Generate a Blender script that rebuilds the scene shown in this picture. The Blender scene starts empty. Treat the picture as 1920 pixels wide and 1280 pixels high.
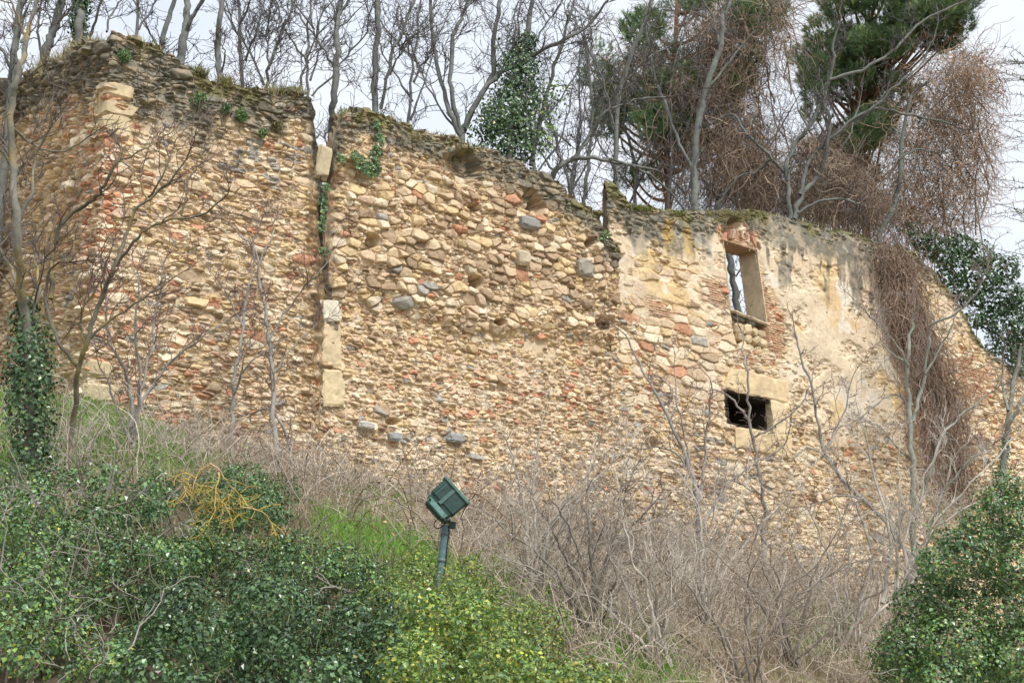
import bpy, math
import numpy as np

F32 = np.float32
C = bpy.context.scene.collection
# ------------------------------------------------------------------ camera model
EYE = np.array([0.0, 0.0, 1.6]); FPX = 2667.0; PITCH = math.radians(13.9)
FWD = np.array([0, math.cos(PITCH), math.sin(PITCH)])
UPV = np.array([0, -math.sin(PITCH), math.cos(PITCH)])
RGT = np.array([1.0, 0, 0])


def ray(px, py):
    px = np.asarray(px, float); py = np.asarray(py, float)
    return (RGT * ((px - 960) / FPX)[..., None] + UPV * ((640 - py) / FPX)[..., None] + FWD)


def at(px, py, Y):
    d = ray(px, py)
    return EYE + d * (np.asarray(Y, float) / d[..., 1])[..., None]


def proj(P):
    Q = P - EYE
    z = Q @ FWD
    return 960 + FPX * (Q @ RGT) / z, 640 - FPX * (Q @ UPV) / z, z


_a = math.atan2((4500 - 960) / FPX * math.cos(PITCH), 1.0)
W3 = np.array([math.sin(_a), math.cos(_a), 0.0])          # along the wall, to the right and away
N3 = np.array([W3[1], -W3[0], 0.0])                        # out of the wall, towards the viewer's side
P0 = at(600, 1300, 26.0); P0[2] = 0


def wallpt(px, py, off=0.0):
    d = ray(px, py)
    t = (off - (EYE - P0) @ N3) / (d @ N3)
    return EYE + d * t[..., None]


def wallY(px, py=600):
    return float(wallpt(px, py)[1])


def uz(px, py):
    P = wallpt(px, py)
    return (P - P0) @ W3, P[..., 2]


# ------------------------------------------------------------------ noise
def hsh(i, j, k):
    i = np.asarray(i).astype(np.int64).astype(np.uint32); j = np.asarray(j).astype(np.int64).astype(np.uint32)
    h = i * np.uint32(374761393) + j * np.uint32(668265263) + np.uint32((k * 2246822519 + 12345) & 0xffffffff)
    h = (h ^ (h >> np.uint32(13))) * np.uint32(1274126177)
    h = (h ^ (h >> np.uint32(16))) * np.uint32(2654435761)
    h = h ^ (h >> np.uint32(15))
    return (h & np.uint32(0xffffff)).astype(F32) / F32(0xffffff)


def vn(x, y, s):
    x = np.asarray(x, F32); y = np.asarray(y, F32)
    i = np.floor(x); j = np.floor(y); fx = x - i; fy = y - j
    fx = fx * fx * (3 - 2 * fx); fy = fy * fy * (3 - 2 * fy)
    a = hsh(i, j, s); b = hsh(i + 1, j, s); c = hsh(i, j + 1, s); d = hsh(i + 1, j + 1, s)
    return (a + (b - a) * fx) * (1 - fy) + (c + (d - c) * fx) * fy


def fbm(x, y, s, o=4):
    t = 0; a = .5; n = 0
    for k in range(o):
        t = t + a * vn(x, y, s + k * 17); n += a; a *= .5; x = x * 2.03 + 5.1; y = y * 2.03 + 3.7
    return t / n


def sst(a, b, x):
    t = np.clip((x - a) / (b - a), 0, 1)
    return t * t * (3 - 2 * t)


def lerp(a, b, t):
    return a + (b - a) * t


def inpoly(px, py, poly, soft):
    """signed soft mask, 1 inside the polygon, falling to 0 across `soft` px"""
    poly = np.asarray(poly, float); n = len(poly)
    ins = np.zeros(px.shape, bool); d2 = np.full(px.shape, 1e12)
    for k in range(n):
        x0, y0 = poly[k]; x1, y1 = poly[(k + 1) % n]
        c = ((y0 > py) != (y1 > py)) & (px < (x1 - x0) * (py - y0) / ((y1 - y0) if y1 != y0 else 1e-9) + x0)
        ins ^= c
        ex, ey = x1 - x0, y1 - y0
        t = np.clip(((px - x0) * ex + (py - y0) * ey) / (ex * ex + ey * ey + 1e-9), 0, 1)
        d2 = np.minimum(d2, (px - x0 - t * ex) ** 2 + (py - y0 - t * ey) ** 2)
    sd = np.sqrt(d2) * np.where(ins, 1, -1)
    return np.clip(.5 + sd / soft, 0, 1).astype(F32)


# ------------------------------------------------------------------ mesh helpers
def mesh_np(name, verts, quads=None, tris=None, col=None, smooth=False):
    me = bpy.data.meshes.new(name)
    verts = np.ascontiguousarray(verts, F32).reshape(-1, 3)
    me.vertices.add(len(verts)); me.vertices.foreach_set('co', verts.ravel())
    parts = []; starts = []; o = 0
    for f, k in ((quads, 4), (tris, 3)):
        if f is not None and len(f):
            f = np.ascontiguousarray(f, np.int32).reshape(-1, k)
            parts.append(f.ravel()); starts.append(np.arange(len(f), dtype=np.int32) * k + o); o += f.size
    vi = np.concatenate(parts); ls = np.concatenate(starts)
    me.loops.add(len(vi)); me.loops.foreach_set('vertex_index', vi)
    me.polygons.add(len(ls)); me.polygons.foreach_set('loop_start', ls)
    me.polygons.foreach_set('use_smooth', np.full(len(ls), bool(smooth)))
    if col is not None:
        a = me.attributes.new('Col', 'FLOAT_COLOR', 'POINT')
        c = np.ones((len(verts), 4), F32); c[:, :3] = np.clip(col, 0.003, .95)
        a.data.foreach_set('color', c.ravel())
    me.update(calc_edges=True); me.validate()
    return me


def thing(name, label, cat, base, group=None):
    o = bpy.data.objects.new(name, None); o.empty_display_size = .3
    C.objects.link(o); o.location = base
    o['label'] = label; o['category'] = cat
    if group: o['group'] = group
    return o


def tag(o, label=None, cat=None, group=None, kind=None):
    if label: o['label'] = label
    if cat: o['category'] = cat
    if group: o['group'] = group
    if kind: o['kind'] = kind
    return o


def link(name, me, mat, parent=None):
    o = bpy.data.objects.new(name, me); C.objects.link(o)
    me.materials.append(mat)
    if parent is not None:
        o.parent = parent
        root = parent
        loc = np.array(root.location)
        while root.parent is not None:
            root = root.parent; loc = loc + np.array(root.location)
        v = np.empty(len(me.vertices) * 3, F32); me.vertices.foreach_get('co', v)
        v = v.reshape(-1, 3) - loc.astype(F32)
        me.vertices.foreach_set('co', np.ascontiguousarray(v).ravel()); me.update()
    return o


class Tubes:
    def __init__(s): s.b = []

    def add(s, P, R, col, sides=4):
        P = np.asarray(P, float)
        if P.ndim == 2: P = P[None]
        R = np.broadcast_to(np.asarray(R, float), P.shape[:2])
        col = np.asarray(col, float)
        if col.ndim == 1: col = np.broadcast_to(col, (len(P), 3))
        if col.ndim == 2: col = np.broadcast_to(col[:, None, :], P.shape)
        s.b.append((P, R, col, sides))

    def empty(s): return not s.b

    def build(s, name):
        groups = {}
        for P, R, c, S in s.b: groups.setdefault((P.shape[1], S), []).append((P, R, c))
        V = []; Q = []; K = []; T = []; o = 0
        for (n, S), L in groups.items():
            P = np.concatenate([x[0] for x in L]); R = np.concatenate([x[1] for x in L]); c = np.concatenate([x[2] for x in L])
            N = len(P)
            t = np.gradient(P, axis=1); t /= np.linalg.norm(t, axis=2, keepdims=True) + 1e-9
            m = t.mean(1, keepdims=True)
            ref = np.where(np.abs(m[..., 2:3]) > .8, np.array([1., .1, 0]), np.array([.1, .05, 1.]))
            a = np.cross(t, ref); a /= np.linalg.norm(a, axis=2, keepdims=True) + 1e-9
            b = np.cross(t, a)
            ang = np.arange(S) / S * 2 * math.pi
            vv = P[:, :, None, :] + R[:, :, None, None] * (np.cos(ang)[:, None] * a[:, :, None, :] + np.sin(ang)[:, None] * b[:, :, None, :])
            V.append(vv.reshape(-1, 3)); K.append(np.repeat(c.reshape(-1, 3), S, axis=0))
            i = np.arange(N)[:, None, None] * n * S; j = np.arange(n - 1)[None, :, None] * S; k = np.arange(S)[None, None, :]
            k2 = (k + 1) % S
            q = np.stack([i + j + k, i + j + k2, i + j + S + k2, i + j + S + k], -1).reshape(-1, 4) + o
            Q.append(q); o += N * n * S
        return mesh_np(name, np.concatenate(V), quads=np.concatenate(Q), col=np.concatenate(K), smooth=True)


class Leaves:
    def __init__(s): s.b = []

    def add(s, c, nrm, size, col, rng, aspect=.8, droop=0.3, axis=None):
        N = len(c)
        nrm = nrm / (np.linalg.norm(nrm, axis=1, keepdims=True) + 1e-9)
        a = rng.normal(size=(N, 3)) if axis is None else axis + 0
        if axis is None: a[:, 2] -= droop * 2
        a -= nrm * (a * nrm).sum(1, keepdims=True); a /= np.linalg.norm(a, axis=1, keepdims=True) + 1e-9
        b = np.cross(nrm, a)
        sz = np.broadcast_to(np.asarray(size, float), (N,))[:, None]
        w = sz * aspect * .5
        mid = c - a * sz * .1
        v = np.stack([c - a * sz * .5, mid + b * w + nrm * sz * .12, c + a * sz * .5, mid - b * w + nrm * sz * .12], 1)
        s.b.append((v, np.broadcast_to(np.asarray(col, float), (N, 3))))

    def build(s, name):
        v = np.concatenate([x[0] for x in s.b]); c = np.concatenate([x[1] for x in s.b]); N = len(v)
        i = np.arange(N)[:, None] * 4
        tr = np.concatenate([i + [0, 1, 2], i + [0, 2, 3]])
        return mesh_np(name, v.reshape(-1, 3), tris=tr, col=np.repeat(c, 4, axis=0))


# ------------------------------------------------------------------ materials
def mat(name, rough=.8, nscale=8., namt=.25, bump=0., bscale=30., spec=.3, trans=0., metal=0.):
    m = bpy.data.materials.new(name); m.use_nodes = True
    nt = m.node_tree; N = nt.nodes; Lk = nt.links; N.clear()
    out = N.new('ShaderNodeOutputMaterial'); bs = N.new('ShaderNodeBsdfPrincipled')
    at_ = N.new('ShaderNodeAttribute'); at_.attribute_name = 'Col'
    tc = N.new('ShaderNodeTexCoord'); nz = N.new('ShaderNodeTexNoise')
    nz.inputs['Scale'].default_value = nscale; nz.inputs['Detail'].default_value = 5
    Lk.new(tc.outputs['Object'], nz.inputs['Vector'])
    mr = N.new('ShaderNodeMapRange'); mr.inputs['From Min'].default_value = .25; mr.inputs['From Max'].default_value = .75
    mr.inputs['To Min'].default_value = 1 - namt; mr.inputs['To Max'].default_value = 1 + namt
    Lk.new(nz.outputs['Fac'], mr.inputs['Value'])
    mx = N.new('ShaderNodeVectorMath'); mx.operation = 'MULTIPLY'
    Lk.new(at_.outputs['Color'], mx.inputs[0]); Lk.new(mr.outputs['Result'], mx.inputs[1])
    Lk.new(mx.outputs['Vector'], bs.inputs['Base Color'])
    bs.inputs['Roughness'].default_value = rough; bs.inputs['Specular IOR Level'].default_value = spec
    bs.inputs['Metallic'].default_value = metal
    if bump > 0:
        n2 = N.new('ShaderNodeTexNoise'); n2.inputs['Scale'].default_value = bscale; n2.inputs['Detail'].default_value = 6
        Lk.new(tc.outputs['Object'], n2.inputs['Vector'])
        bp = N.new('ShaderNodeBump'); bp.inputs['Strength'].default_value = bump; bp.inputs['Distance'].default_value = .02
        Lk.new(n2.outputs['Fac'], bp.inputs['Height']); Lk.new(bp.outputs['Normal'], bs.inputs['Normal'])
    if trans > 0:
        tr = N.new('ShaderNodeBsdfTranslucent'); Lk.new(mx.outputs['Vector'], tr.inputs['Color'])
        ms = N.new('ShaderNodeMixShader'); ms.inputs['Fac'].default_value = trans
        Lk.new(bs.outputs['BSDF'], ms.inputs[1]); Lk.new(tr.outputs['BSDF'], ms.inputs[2]); Lk.new(ms.outputs['Shader'], out.inputs['Surface'])
    else:
        Lk.new(bs.outputs['BSDF'], out.inputs['Surface'])
    return m


M_STONE = mat('rubble_stone', .9, 14., .16, .5, 45., .15)
M_ASHLAR = mat('cut_stone', .9, 7., .18, .4, 25., .15)
M_GROUND = mat('earth', .95, 3., .3, .6, 12., .1)
M_BARK = mat('bark', .85, 9., .3, .5, 40., .2)
M_TWIG = mat('twig', .8, 4., .25, 0, 1, .2)
M_LEAF = mat('ivy_leaf', .33, 3., .2, 0, 1, .65, .12)
M_LEAFY = mat('shrub_leaf', .35, 3., .2, 0, 1, .6, .22)
M_GRASS = mat('grass_blade', .7, 2., .2, 0, 1, .2, .3)
M_DRY = mat('dry_stem', .85, 1.5, .25, 0, 1, .15, .1)
M_NEEDLE = mat('pine_needle', .6, 1., .25, 0, 1, .3, .1)
M_PAINT = mat('green_paint', .5, 22., .28, .12, 60., .5)
M_GLASS = mat('lamp_glass', .08, 1., .05, 0, 1, .6)
M_RUBBER = mat('black_rubber', .6, 5., .1, 0, 1, .4)

# ------------------------------------------------------------------ terrain
_fp = np.array([(-400, 735), (170, 752), (400, 835), (600, 885), (900, 945), (1200, 1012), (1500, 1092), (1720, 1152), (1950, 1200), (2400, 1240)], float)
_fu, _fz = uz(_fp[:, 0], _fp[:, 1])
UC = float(uz(np.array(188.), np.array(400.))[0])           # the tower's corner
CORNER = P0 + W3 * UC


def foot(u):
    return np.interp(u, _fu, _fz)


def ud(x, y):
    X = x - P0[0]; Y = y - P0[1]
    return X * W3[0] + Y * W3[1], X * N3[0] + Y * N3[1]


def gz(x, y):
    x = np.asarray(x, float); y = np.asarray(y, float)
    u, d = ud(x, y)
    Fz = foot(np.maximum(u, UC))
    zf = Fz - .40 * np.maximum(d, 0) + .10 * np.sin(d * .9 + u * .5) * sst(.5, 2, d)
    lo = .02 * np.abs(d)
    k = .6
    h = np.clip(.5 + .5 * (zf - lo) / k, 0, 1)
    zf = lerp(lo, zf, h) + k * h * (1 - h)
    back = Fz + lerp(0.0, 3.3, sst(UC + .25, UC + .6, u)) + .14 * np.clip(-d, 0, 14)
    z = lerp(back, zf, sst(-.6, -.15, d))
    z = z + .16 * (fbm(x * .6 + 50, y * .6 + 50, 3, 3) - .5) * sst(.2, 1.5, np.abs(d))
    far = sst(60, 120, np.hypot(x, y - 20))
    return lerp(z, z * .3, far)


def ghit(px, py):
    """ground distance (world Y) seen at a pixel, by marching"""
    d = ray(px, py)
    Y = np.linspace(6, 32, 260)
    P = EYE + d * (Y / d[1])[:, None]
    below = P[:, 2] < gz(P[:, 0], P[:, 1])
    return float(Y[np.argmax(below)]) if below.any() else None


def axis_pts(lo, hi, step, far):
    c = np.arange(lo, hi, step); g = step * 1.35 ** np.arange(1, 24); g = np.cumsum(g); g = g[g < far]
    return np.concatenate([lo - g[::-1], c, c[-1] + g])


gx = axis_pts(-24, 26, .28, 400); gy = axis_pts(2, 62, .28, 400)
GX, GY = np.meshgrid(gx, gy); GZ = gz(GX, GY)
gp = np.stack([GX, GY, GZ], -1)
ppx, ppy, _ = proj(gp.reshape(-1, 3)); ppx = ppx.reshape(GX.shape); ppy = ppy.reshape(GX.shape)
GREENS = [([(600, 960), (690, 975), (800, 1010), (850, 1060), (780, 1090), (600, 1010)], 1.0),
          ([(60, 700), (200, 725), (340, 800), (400, 860), (300, 880), (60, 860)], .85),
          ([(-30, 690), (60, 740), (60, 880), (-30, 900)], .9),
          ([(640, 905), (760, 925), (760, 950), (640, 930)], .7),
          ([(900, 1050), (1050, 1080), (1100, 1150), (950, 1120)], .7),
          ([(1080, 1130), (1250, 1190), (1300, 1280), (1150, 1280)], .8), ([(1440, 1120), (1620, 1140), (1640, 1230), (1480, 1220)], .5)]


def greenness(px, py):
    g = np.zeros(np.shape(px))
    for p, a in GREENS: g = np.maximum(g, a * inpoly(np.asarray(px, float), np.asarray(py, float), p, 50))
    return g


gn = fbm(GX * 1.3, GY * 1.3, 8, 4)
gcol = np.array([.27, .21, .14]) * (.6 + .8 * gn[..., None])
gg = np.clip(greenness(ppx, ppy) + .5 * sst(.5, .7, fbm(GX * .5, GY * .5, 21, 3)) * .6, 0, 1)[..., None]
gcol = lerp(gcol, np.array([.11, .20, .05]), gg)
litter_shade = inpoly(ppx, ppy, [(-200, 950), (200, 960), (330, 890), (540, 890), (640, 1000), (800, 1070), (1000, 1130), (1200, 1260), (1300, 1600), (-200, 1600)], 60)  # ground darkened under the bushes: leaf litter plus painted-in shade of the gaps
litter_shade = litter_shade * sst(2.5, 3.5, ud(GX, GY)[1])
gcol = lerp(gcol, np.array([.085, .068, .045]) * (.6 + .8 * gn[..., None]), (litter_shade * .9)[..., None])
nx, ny = len(gx), len(gy)
ii = (np.arange(ny - 1)[:, None] * nx + np.arange(nx - 1)[None, :])
gq = np.stack([ii, ii + 1, ii + nx + 1, ii + nx], -1).reshape(-1, 4)
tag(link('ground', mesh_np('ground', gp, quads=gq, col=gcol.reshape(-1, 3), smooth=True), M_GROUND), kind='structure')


# ------------------------------------------------------------------ rubble masonry
def stones(U, V, sx, sy, s, jit=.8):
    a = (U / sx).astype(F32); b = (V / sy).astype(F32)
    j0 = np.floor(b); i0 = np.floor(a)

    def seed(i, j):
        off = hsh(j, j * 0, s + 5)
        return i + off + .5 + jit * (hsh(i, j, s) - .5), j + .5 + jit * .6 * (hsh(i, j, s + 1) - .5)

    i0 = np.floor(a - 0)
    best = np.full(a.shape, 1e9, F32); bi = np.zeros(a.shape, F32); bj = np.zeros(a.shape, F32); bx = np.zeros(a.shape, F32); by = np.zeros(a.shape, F32); bw = np.zeros(a.shape, F32)
    cand = [(di, dj) for di in (-2, -1, 0, 1) for dj in (-1, 0, 1)]
    for di, dj in cand:
        i = i0 + di; j = j0 + dj
        x, y = seed(i, j); w = .42 * hsh(i, j, s + 2) ** 1.5
        d = (a - x) ** 2 + (b - y) ** 2 - w
        m = d < best
        best = np.where(m, d, best); bi = np.where(m, i, bi); bj = np.where(m, j, bj); bx = np.where(m, x, bx); by = np.where(m, y, by); bw = np.where(m, w, bw)
    acc = np.zeros(a.shape, np.float64)
    for di, dj in cand:
        i = i0 + di; j = j0 + dj
        x, y = seed(i, j); w = .42 * hsh(i, j, s + 2) ** 1.5
        vx = x - bx; vy = y - by; l = np.sqrt(vx * vx + vy * vy)
        dd = ((a - x) ** 2 + (b - y) ** 2 - w - best) * .5 / np.maximum(l, 1e-4)
        acc += np.where(l > 1e-4, np.exp(-30. * np.minimum(dd, 2.2)), 0)
    e = np.maximum(-np.log(np.maximum(acc, 1e-28)) / 30., 0)
    r = [hsh(bi, bj, s + 20 + k) for k in range(8)]
    du = a - bx; dv = b - by
    fac = np.full(a.shape, 1.0, F32)
    for k in range(4):
        th = hsh(bi, bj, s + 40 + k) * 6.283; sl = .25 + 1.1 * hsh(bi, bj, s + 50 + k); o = .55 + .5 * hsh(bi, bj, s + 60 + k)
        fac = np.minimum(fac, o + sl * (du * np.cos(th) + dv * np.sin(th)))
    e = np.maximum(e + .10 * (fbm(a * 3.1, b * 3.1, s + 70, 3) - .5) * sst(0, .15, e), 0)
    prof = np.clip(e / .085, 0, 1) ** .7
    h = prof * (.45 + .55 * np.clip(fac, 0, 1.2))
    # lie slightly tilted, top edge out or in
    h = h * (.75 + .5 * r[6]) + prof * (-dv * (r[7] - .25) * .7)
    return dict(h=h.astype(F32), e=(e * sy).astype(F32), r=r, sx=bx * sx, sy=by * sy, prof=prof, du=du, dv=dv)


PAL = np.array([(.65, .51, .345), (.72, .61, .45), (.555, .425, .285), (.645, .495, .29), (.62, .46, .33), (.56, .305, .19), (.37, .35, .31), (.38, .275, .18)], F32)


def pick(r, rr, w_red, w_grey, w_pale, w_brown):
    """palette choice per stone; weights are arrays or numbers"""
    base = np.where((r < .5)[..., None], PAL[0], np.where((r < .75)[..., None], PAL[2], PAL[3]))
    t = rr + 0
    c = base
    c = np.where((t < w_pale)[..., None], PAL[1], c); t = t - w_pale
    c = np.where(((t >= 0) & (t < w_red))[..., None], np.where((r < .55)[..., None], PAL[5], PAL[4]), c); t = np.where(t >= 0, t - w_red, -1)
    c = np.where(((t >= 0) & (t < w_grey))[..., None], PAL[6], c); t = np.where(t >= 0, t - w_grey, -1)
    c = np.where(((t >= 0) & (t < w_brown))[..., None], PAL[7], c)
    return c.astype(F32)


def masonry(U, V, px, py, dtop, spec):
    """relief (m) and base colour of a wall face"""
    wu = U + .10 * (fbm(U * 1.7, V * 1.7, 31, 3) - .5) + .045 * (fbm(U * 6, V * 6, 35, 2) - .5)
    wv = V + .16 * (fbm(U * 1.3 + 9, V * 1.9, 32, 3) - .5) + .04 * (fbm(U * 6 + 4, V * 6, 36, 2) - .5)
    A = stones(wu, wv, spec['a'][0], spec['a'][1], spec['seed'])
    B = stones(wu, wv, spec['b'][0], spec['b'][1], spec['seed'] + 100)
    Cc = stones(wu + .03 * (fbm(U * 9, V * 9, 37, 2) - .5), wv, spec['a'][0] * .55, spec['a'][1] * .6, spec['seed'] + 200)
    pb = spec['pbig'](px, py)
    big = B['r'][3] < pb
    small = (A['r'][3] < .22) & ~big
    ed = np.minimum(A['e'], B['e'])
    h = np.where(big, B['h'] * spec['amp'][1], np.where(small, Cc['h'] * .6 * np.clip(A['e'] / .02, .3, 1), A['h'] * np.clip(B['e'] / .03, .5, 1)) * spec['amp'][0])
    R = [np.where(big, B['r'][k], np.where(small, Cc['r'][k], A['r'][k])) for k in range(8)]
    e = np.where(big, B['e'], np.where(small, np.minimum(Cc['e'], A['e']), ed))
    # stones stand out or sit back by their own amount
    h = h + spec['amp'][0] * (R[5] - .45) * .85 * np.clip(e / .02, 0, 1)
    h = np.where((R[0] < spec.get('void', .02)) & (R[1] < .7), -.07 - .05 * R[2], h)
    h = h + .026 * (fbm(U * 15, V * 15, 61, 4) - .5)
    red = spec['red'](px, py); grey = spec['grey'](px, py); pale = spec['pale'](px, py); brn = spec['brown'](px, py)
    col = pick(R[1], R[2], red, grey, pale, brn)
    col = col * (.86 + .25 * R[4])[..., None] * (.90 + .2 * fbm(U * 14, V * 14, 62, 3))[..., None]
    mort = np.array([.62, .50, .35], F32) * (.85 + .3 * fbm(U * 8, V * 8, 63, 3))[..., None]
    mort = mort * (1 - .34 * spec.get('dirt', const(0.))(px, py))[..., None]
    # mortar level
    lev = spec['mortar'](px, py, U, V) * .9 - .006 + .018 * (fbm(U * 9, V * 9, 64, 4) - .5)
    k = sst(-.006, .008, lev - h)[..., None]
    col = lerp(col, mort, k)
    h = np.maximum(h, lev)
    return h, col, R


def topfn(pts, plane=None):
    pts = np.array(pts, float)
    if plane is None: s, z = uz(pts[:, 0], pts[:, 1])
    else: s, z = plane(pts[:, 0], pts[:, 1])
    return s, z


def side_sz(px, py):
    d = ray(px, py)
    n = -W3
    t = ((CORNER - EYE) @ n) / (d @ n)
    P = EYE + d * t[..., None]
    return UC - (P - CORNER) @ (-N3), P[..., 2]


def wall_grid(ss, topz, botz, T, path, spec, extra=None, nback=2, ntop=10, pix=.80, hole=None, back_hole=None):
    """closed wall: front face with relief, rough top, plain back. Returns mesh data"""
    dep = 27.0
    nf = int((topz.max() - botz.min()) / (pix * dep / 1422)) + 1
    t = np.linspace(0, 1, nf)
    # rows follow the outline only near the top so that courses stay regular
    Z = botz[None, :] + (topz - botz)[None, :] * t[:, None]
    S = np.broadcast_to(ss[None, :], Z.shape).copy()
    P, Nn = path(S)
    P = P.copy(); P[..., 2] = Z
    px, py, _ = proj(P)
    dtop = topz[None, :] - Z
    h, col, R = masonry(S.astype(F32), Z.astype(F32), px.astype(F32), py.astype(F32), dtop, spec)
    if extra is not None: h, col = extra(S, Z, px, py, dtop, h, col, R)
    Fp = P + Nn * h[..., None]
    # top
    q = np.linspace(0, 1, ntop + 1)[1:]
    T = np.broadcast_to(np.asarray(T, float), ss.shape)
    TZ = topz[None, :] + np.zeros((ntop, 1))
    SS = np.broadcast_to(ss[None, :], TZ.shape)
    Pt, Nt = path(SS)
    off = q[:, None] * T[None, :]
    hb = h[-1][None, :] * (1 - q[:, None])
    rn = fbm(SS * 4, off * 4 + 7, 81, 3) - .5
    tst = stones((off + 3 + 0 * SS).astype(F32), (TZ + SS * .9).astype(F32), .24, .15, spec['seed'] + 300)
    TZ = TZ + .22 * rn * np.sin(q * math.pi)[:, None] + .05 * (q[:, None] * (1 - q[:, None]) * 4)
    TZ = TZ + .09 * (tst['h'] - .4) * np.sin(q * math.pi)[:, None]
    tg = np.gradient(topz, ss)[None, :]; tn = W3 * (-np.sign(tg) * sst(1.0, 3.0, np.abs(tg)))[..., None]
    Pt = Pt + Nt * (hb - off)[..., None] + tn * (.16 * (tst['h'] - .3) * np.sin(q * math.pi)[:, None])[..., None]; Pt = Pt.copy(); Pt[..., 2] = TZ
    Pt = Pt - Nt * (rn * .1)[..., None] * 0
    ct = spec['topcol'](SS, off)
    sc0 = pick(tst['r'][1], tst['r'][2], .08, .15, .1, .3) * (.26 + .22 * tst['r'][4])[..., None]
    ct = lerp(ct * (.6 + .8 * tst['r'][3])[..., None], sc0, (.9 * sst(1.0, 2.6, np.abs(tg)) * np.ones_like(off))[..., None])
    # back
    qb = np.linspace(1, 0, nback + 1)[1:]
    Bz = botz[None, :] + (topz - botz)[None, :] * qb[:, None]
    Pb, Nb = path(np.broadcast_to(ss[None, :], Bz.shape)); Pb = Pb - Nb * T[None, :, None]; Pb[..., 2] = Bz
    cb = np.broadcast_to(np.array([.42, .33, .2]), Pb.shape) * (.8 + .4 * fbm(ss * 3, ss * 0, 5, 3))[None, :, None]
    if nback > 20:
        hh, cb2, _ = masonry(np.broadcast_to(ss[None, :], Bz.shape).astype(F32) + 40, Bz.astype(F32), px[:1].repeat(nback, 0).astype(F32) * 0 + 900, px[:1].repeat(nback, 0).astype(F32) * 0 + 900, Bz * 0 + 2, spec)
        Pb = Pb - Nb * hh[..., None]; cb = cb2
    Gd = np.concatenate([Fp, Pt, Pb]); Cd = np.concatenate([col, ct, cb])
    nr, nc = Gd.shape[:2]
    idx = np.arange(nr - 1)[:, None] * nc + np.arange(nc - 1)[None, :]
    quads = np.stack([idx, idx + 1, idx + nc + 1, idx + nc], -1)
    keep = np.ones(quads.shape[:2], bool)
    if hole is not None:
        hm = hole(px, py) > .5
        keep[:nf - 1] &= ~(hm[:-1, :-1] & hm[1:, 1:])
        Pq = Pb + Nb * T[None, :, None]
        bx_, by_, _ = proj(Pq)
        hb_ = (hole(bx_, by_) > .5) | (back_hole(bx_, by_) > .5)
        keep[nf + ntop:nf + ntop + nback - 1] &= ~(hb_[:-1, :-1] & hb_[1:, 1:])
    quads = quads[keep].reshape(-1, 4)
    V = Gd.reshape(-1, 3); K = Cd.reshape(-1, 3)
    # end caps
    o = len(V); caps = []; cv = []; cc = []
    for c_, flip in ((0, False), (nc - 1, True)):
        step = max(1, nf // 120)
        rows = list(range(0, nf, step))
        if rows[-1] != nf - 1: rows.append(nf - 1)
        m = 9; w = np.linspace(0, 1, m)
        A_ = Gd[rows, c_]; Pn, Nx = path(np.full(len(rows), ss[c_])); B_ = Pn - Nx * T[c_]; B_[:, 2] = A_[:, 2]
        E = A_[:, None] * (1 - w)[None, :, None] + B_[:, None] * w[None, :, None]
        sg = -1 if c_ == 0 else 1
        tang = np.array([-N3[1] * 0 + W3[0], W3[1], 0]) * sg
        bm = (fbm(E[..., 2] * 5, w[None, :] * T[c_] * 5 + E[..., 2] * 0, 77, 3) - .5) * .12 * np.sin(w * math.pi)[None, :]
        E = E + tang * bm[..., None]; ts_ = (.42 + .58 * sst(.1, 1.3, topz[c_] - E[..., 2]))[..., None]
        cv.append(E.reshape(-1, 3))
        cc.append((np.array([.36, .29, .20]) * (.45 + .9 * fbm(E[..., 2] * 6, w[None, :] * T[c_] * 6 + E[..., 2] * 0, 78, 3))[..., None] * ts_).reshape(-1, 3))
        kk = np.arange(len(rows) - 1)[:, None] * m + np.arange(m - 1)[None, :] + o
        f = np.stack([kk, kk + m, kk + m + 1, kk + 1], -1).reshape(-1, 4)
        caps.append(f[:, ::-1] if flip else f); o += len(rows) * m
    V = np.concatenate([V] + cv); K = np.concatenate([K] + cc); quads = np.concatenate([quads] + caps)
    return V, quads, K


def steps(s0, s1, path, pix=.80):
    out = [s0]
    while out[-1] < s1:
        P, _ = path(np.array([out[-1]])); z = float(proj(P + np.array([0, 0, 8.]))[2][0])
        out.append(out[-1] + pix * z / 1422)
    out[-1] = s1
    return np.array(out)


def path_front(S):
    P = P0 + W3 * np.asarray(S)[..., None]
    return P, np.broadcast_to(N3, P.shape)


def path_tower(S):
    S = np.asarray(S); x = (S - UC)
    Pf = CORNER + W3 * np.maximum(x, 0)[..., None] + N3 * np.minimum(x, 0)[..., None]
    t = sst(-.16, .16, x)[..., None]
    n = (-W3) * (1 - t) + N3 * t
    n = n / np.linalg.norm(n, axis=-1, keepdims=True)
    return Pf, n


def rough_top(ss, z, amp, seed):
    c = np.floor(ss / .19 + 1.3 * vn(ss * 2, ss * 0, seed + 3))
    return z + amp * (hsh(c, c * 0, seed) - .5) + amp * .9 * (fbm(ss * 3.1, ss * 0, seed + 1, 4) - .5) * 2


def const(v):
    return lambda px, py: np.full(np.shape(px), v, F32)


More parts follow.
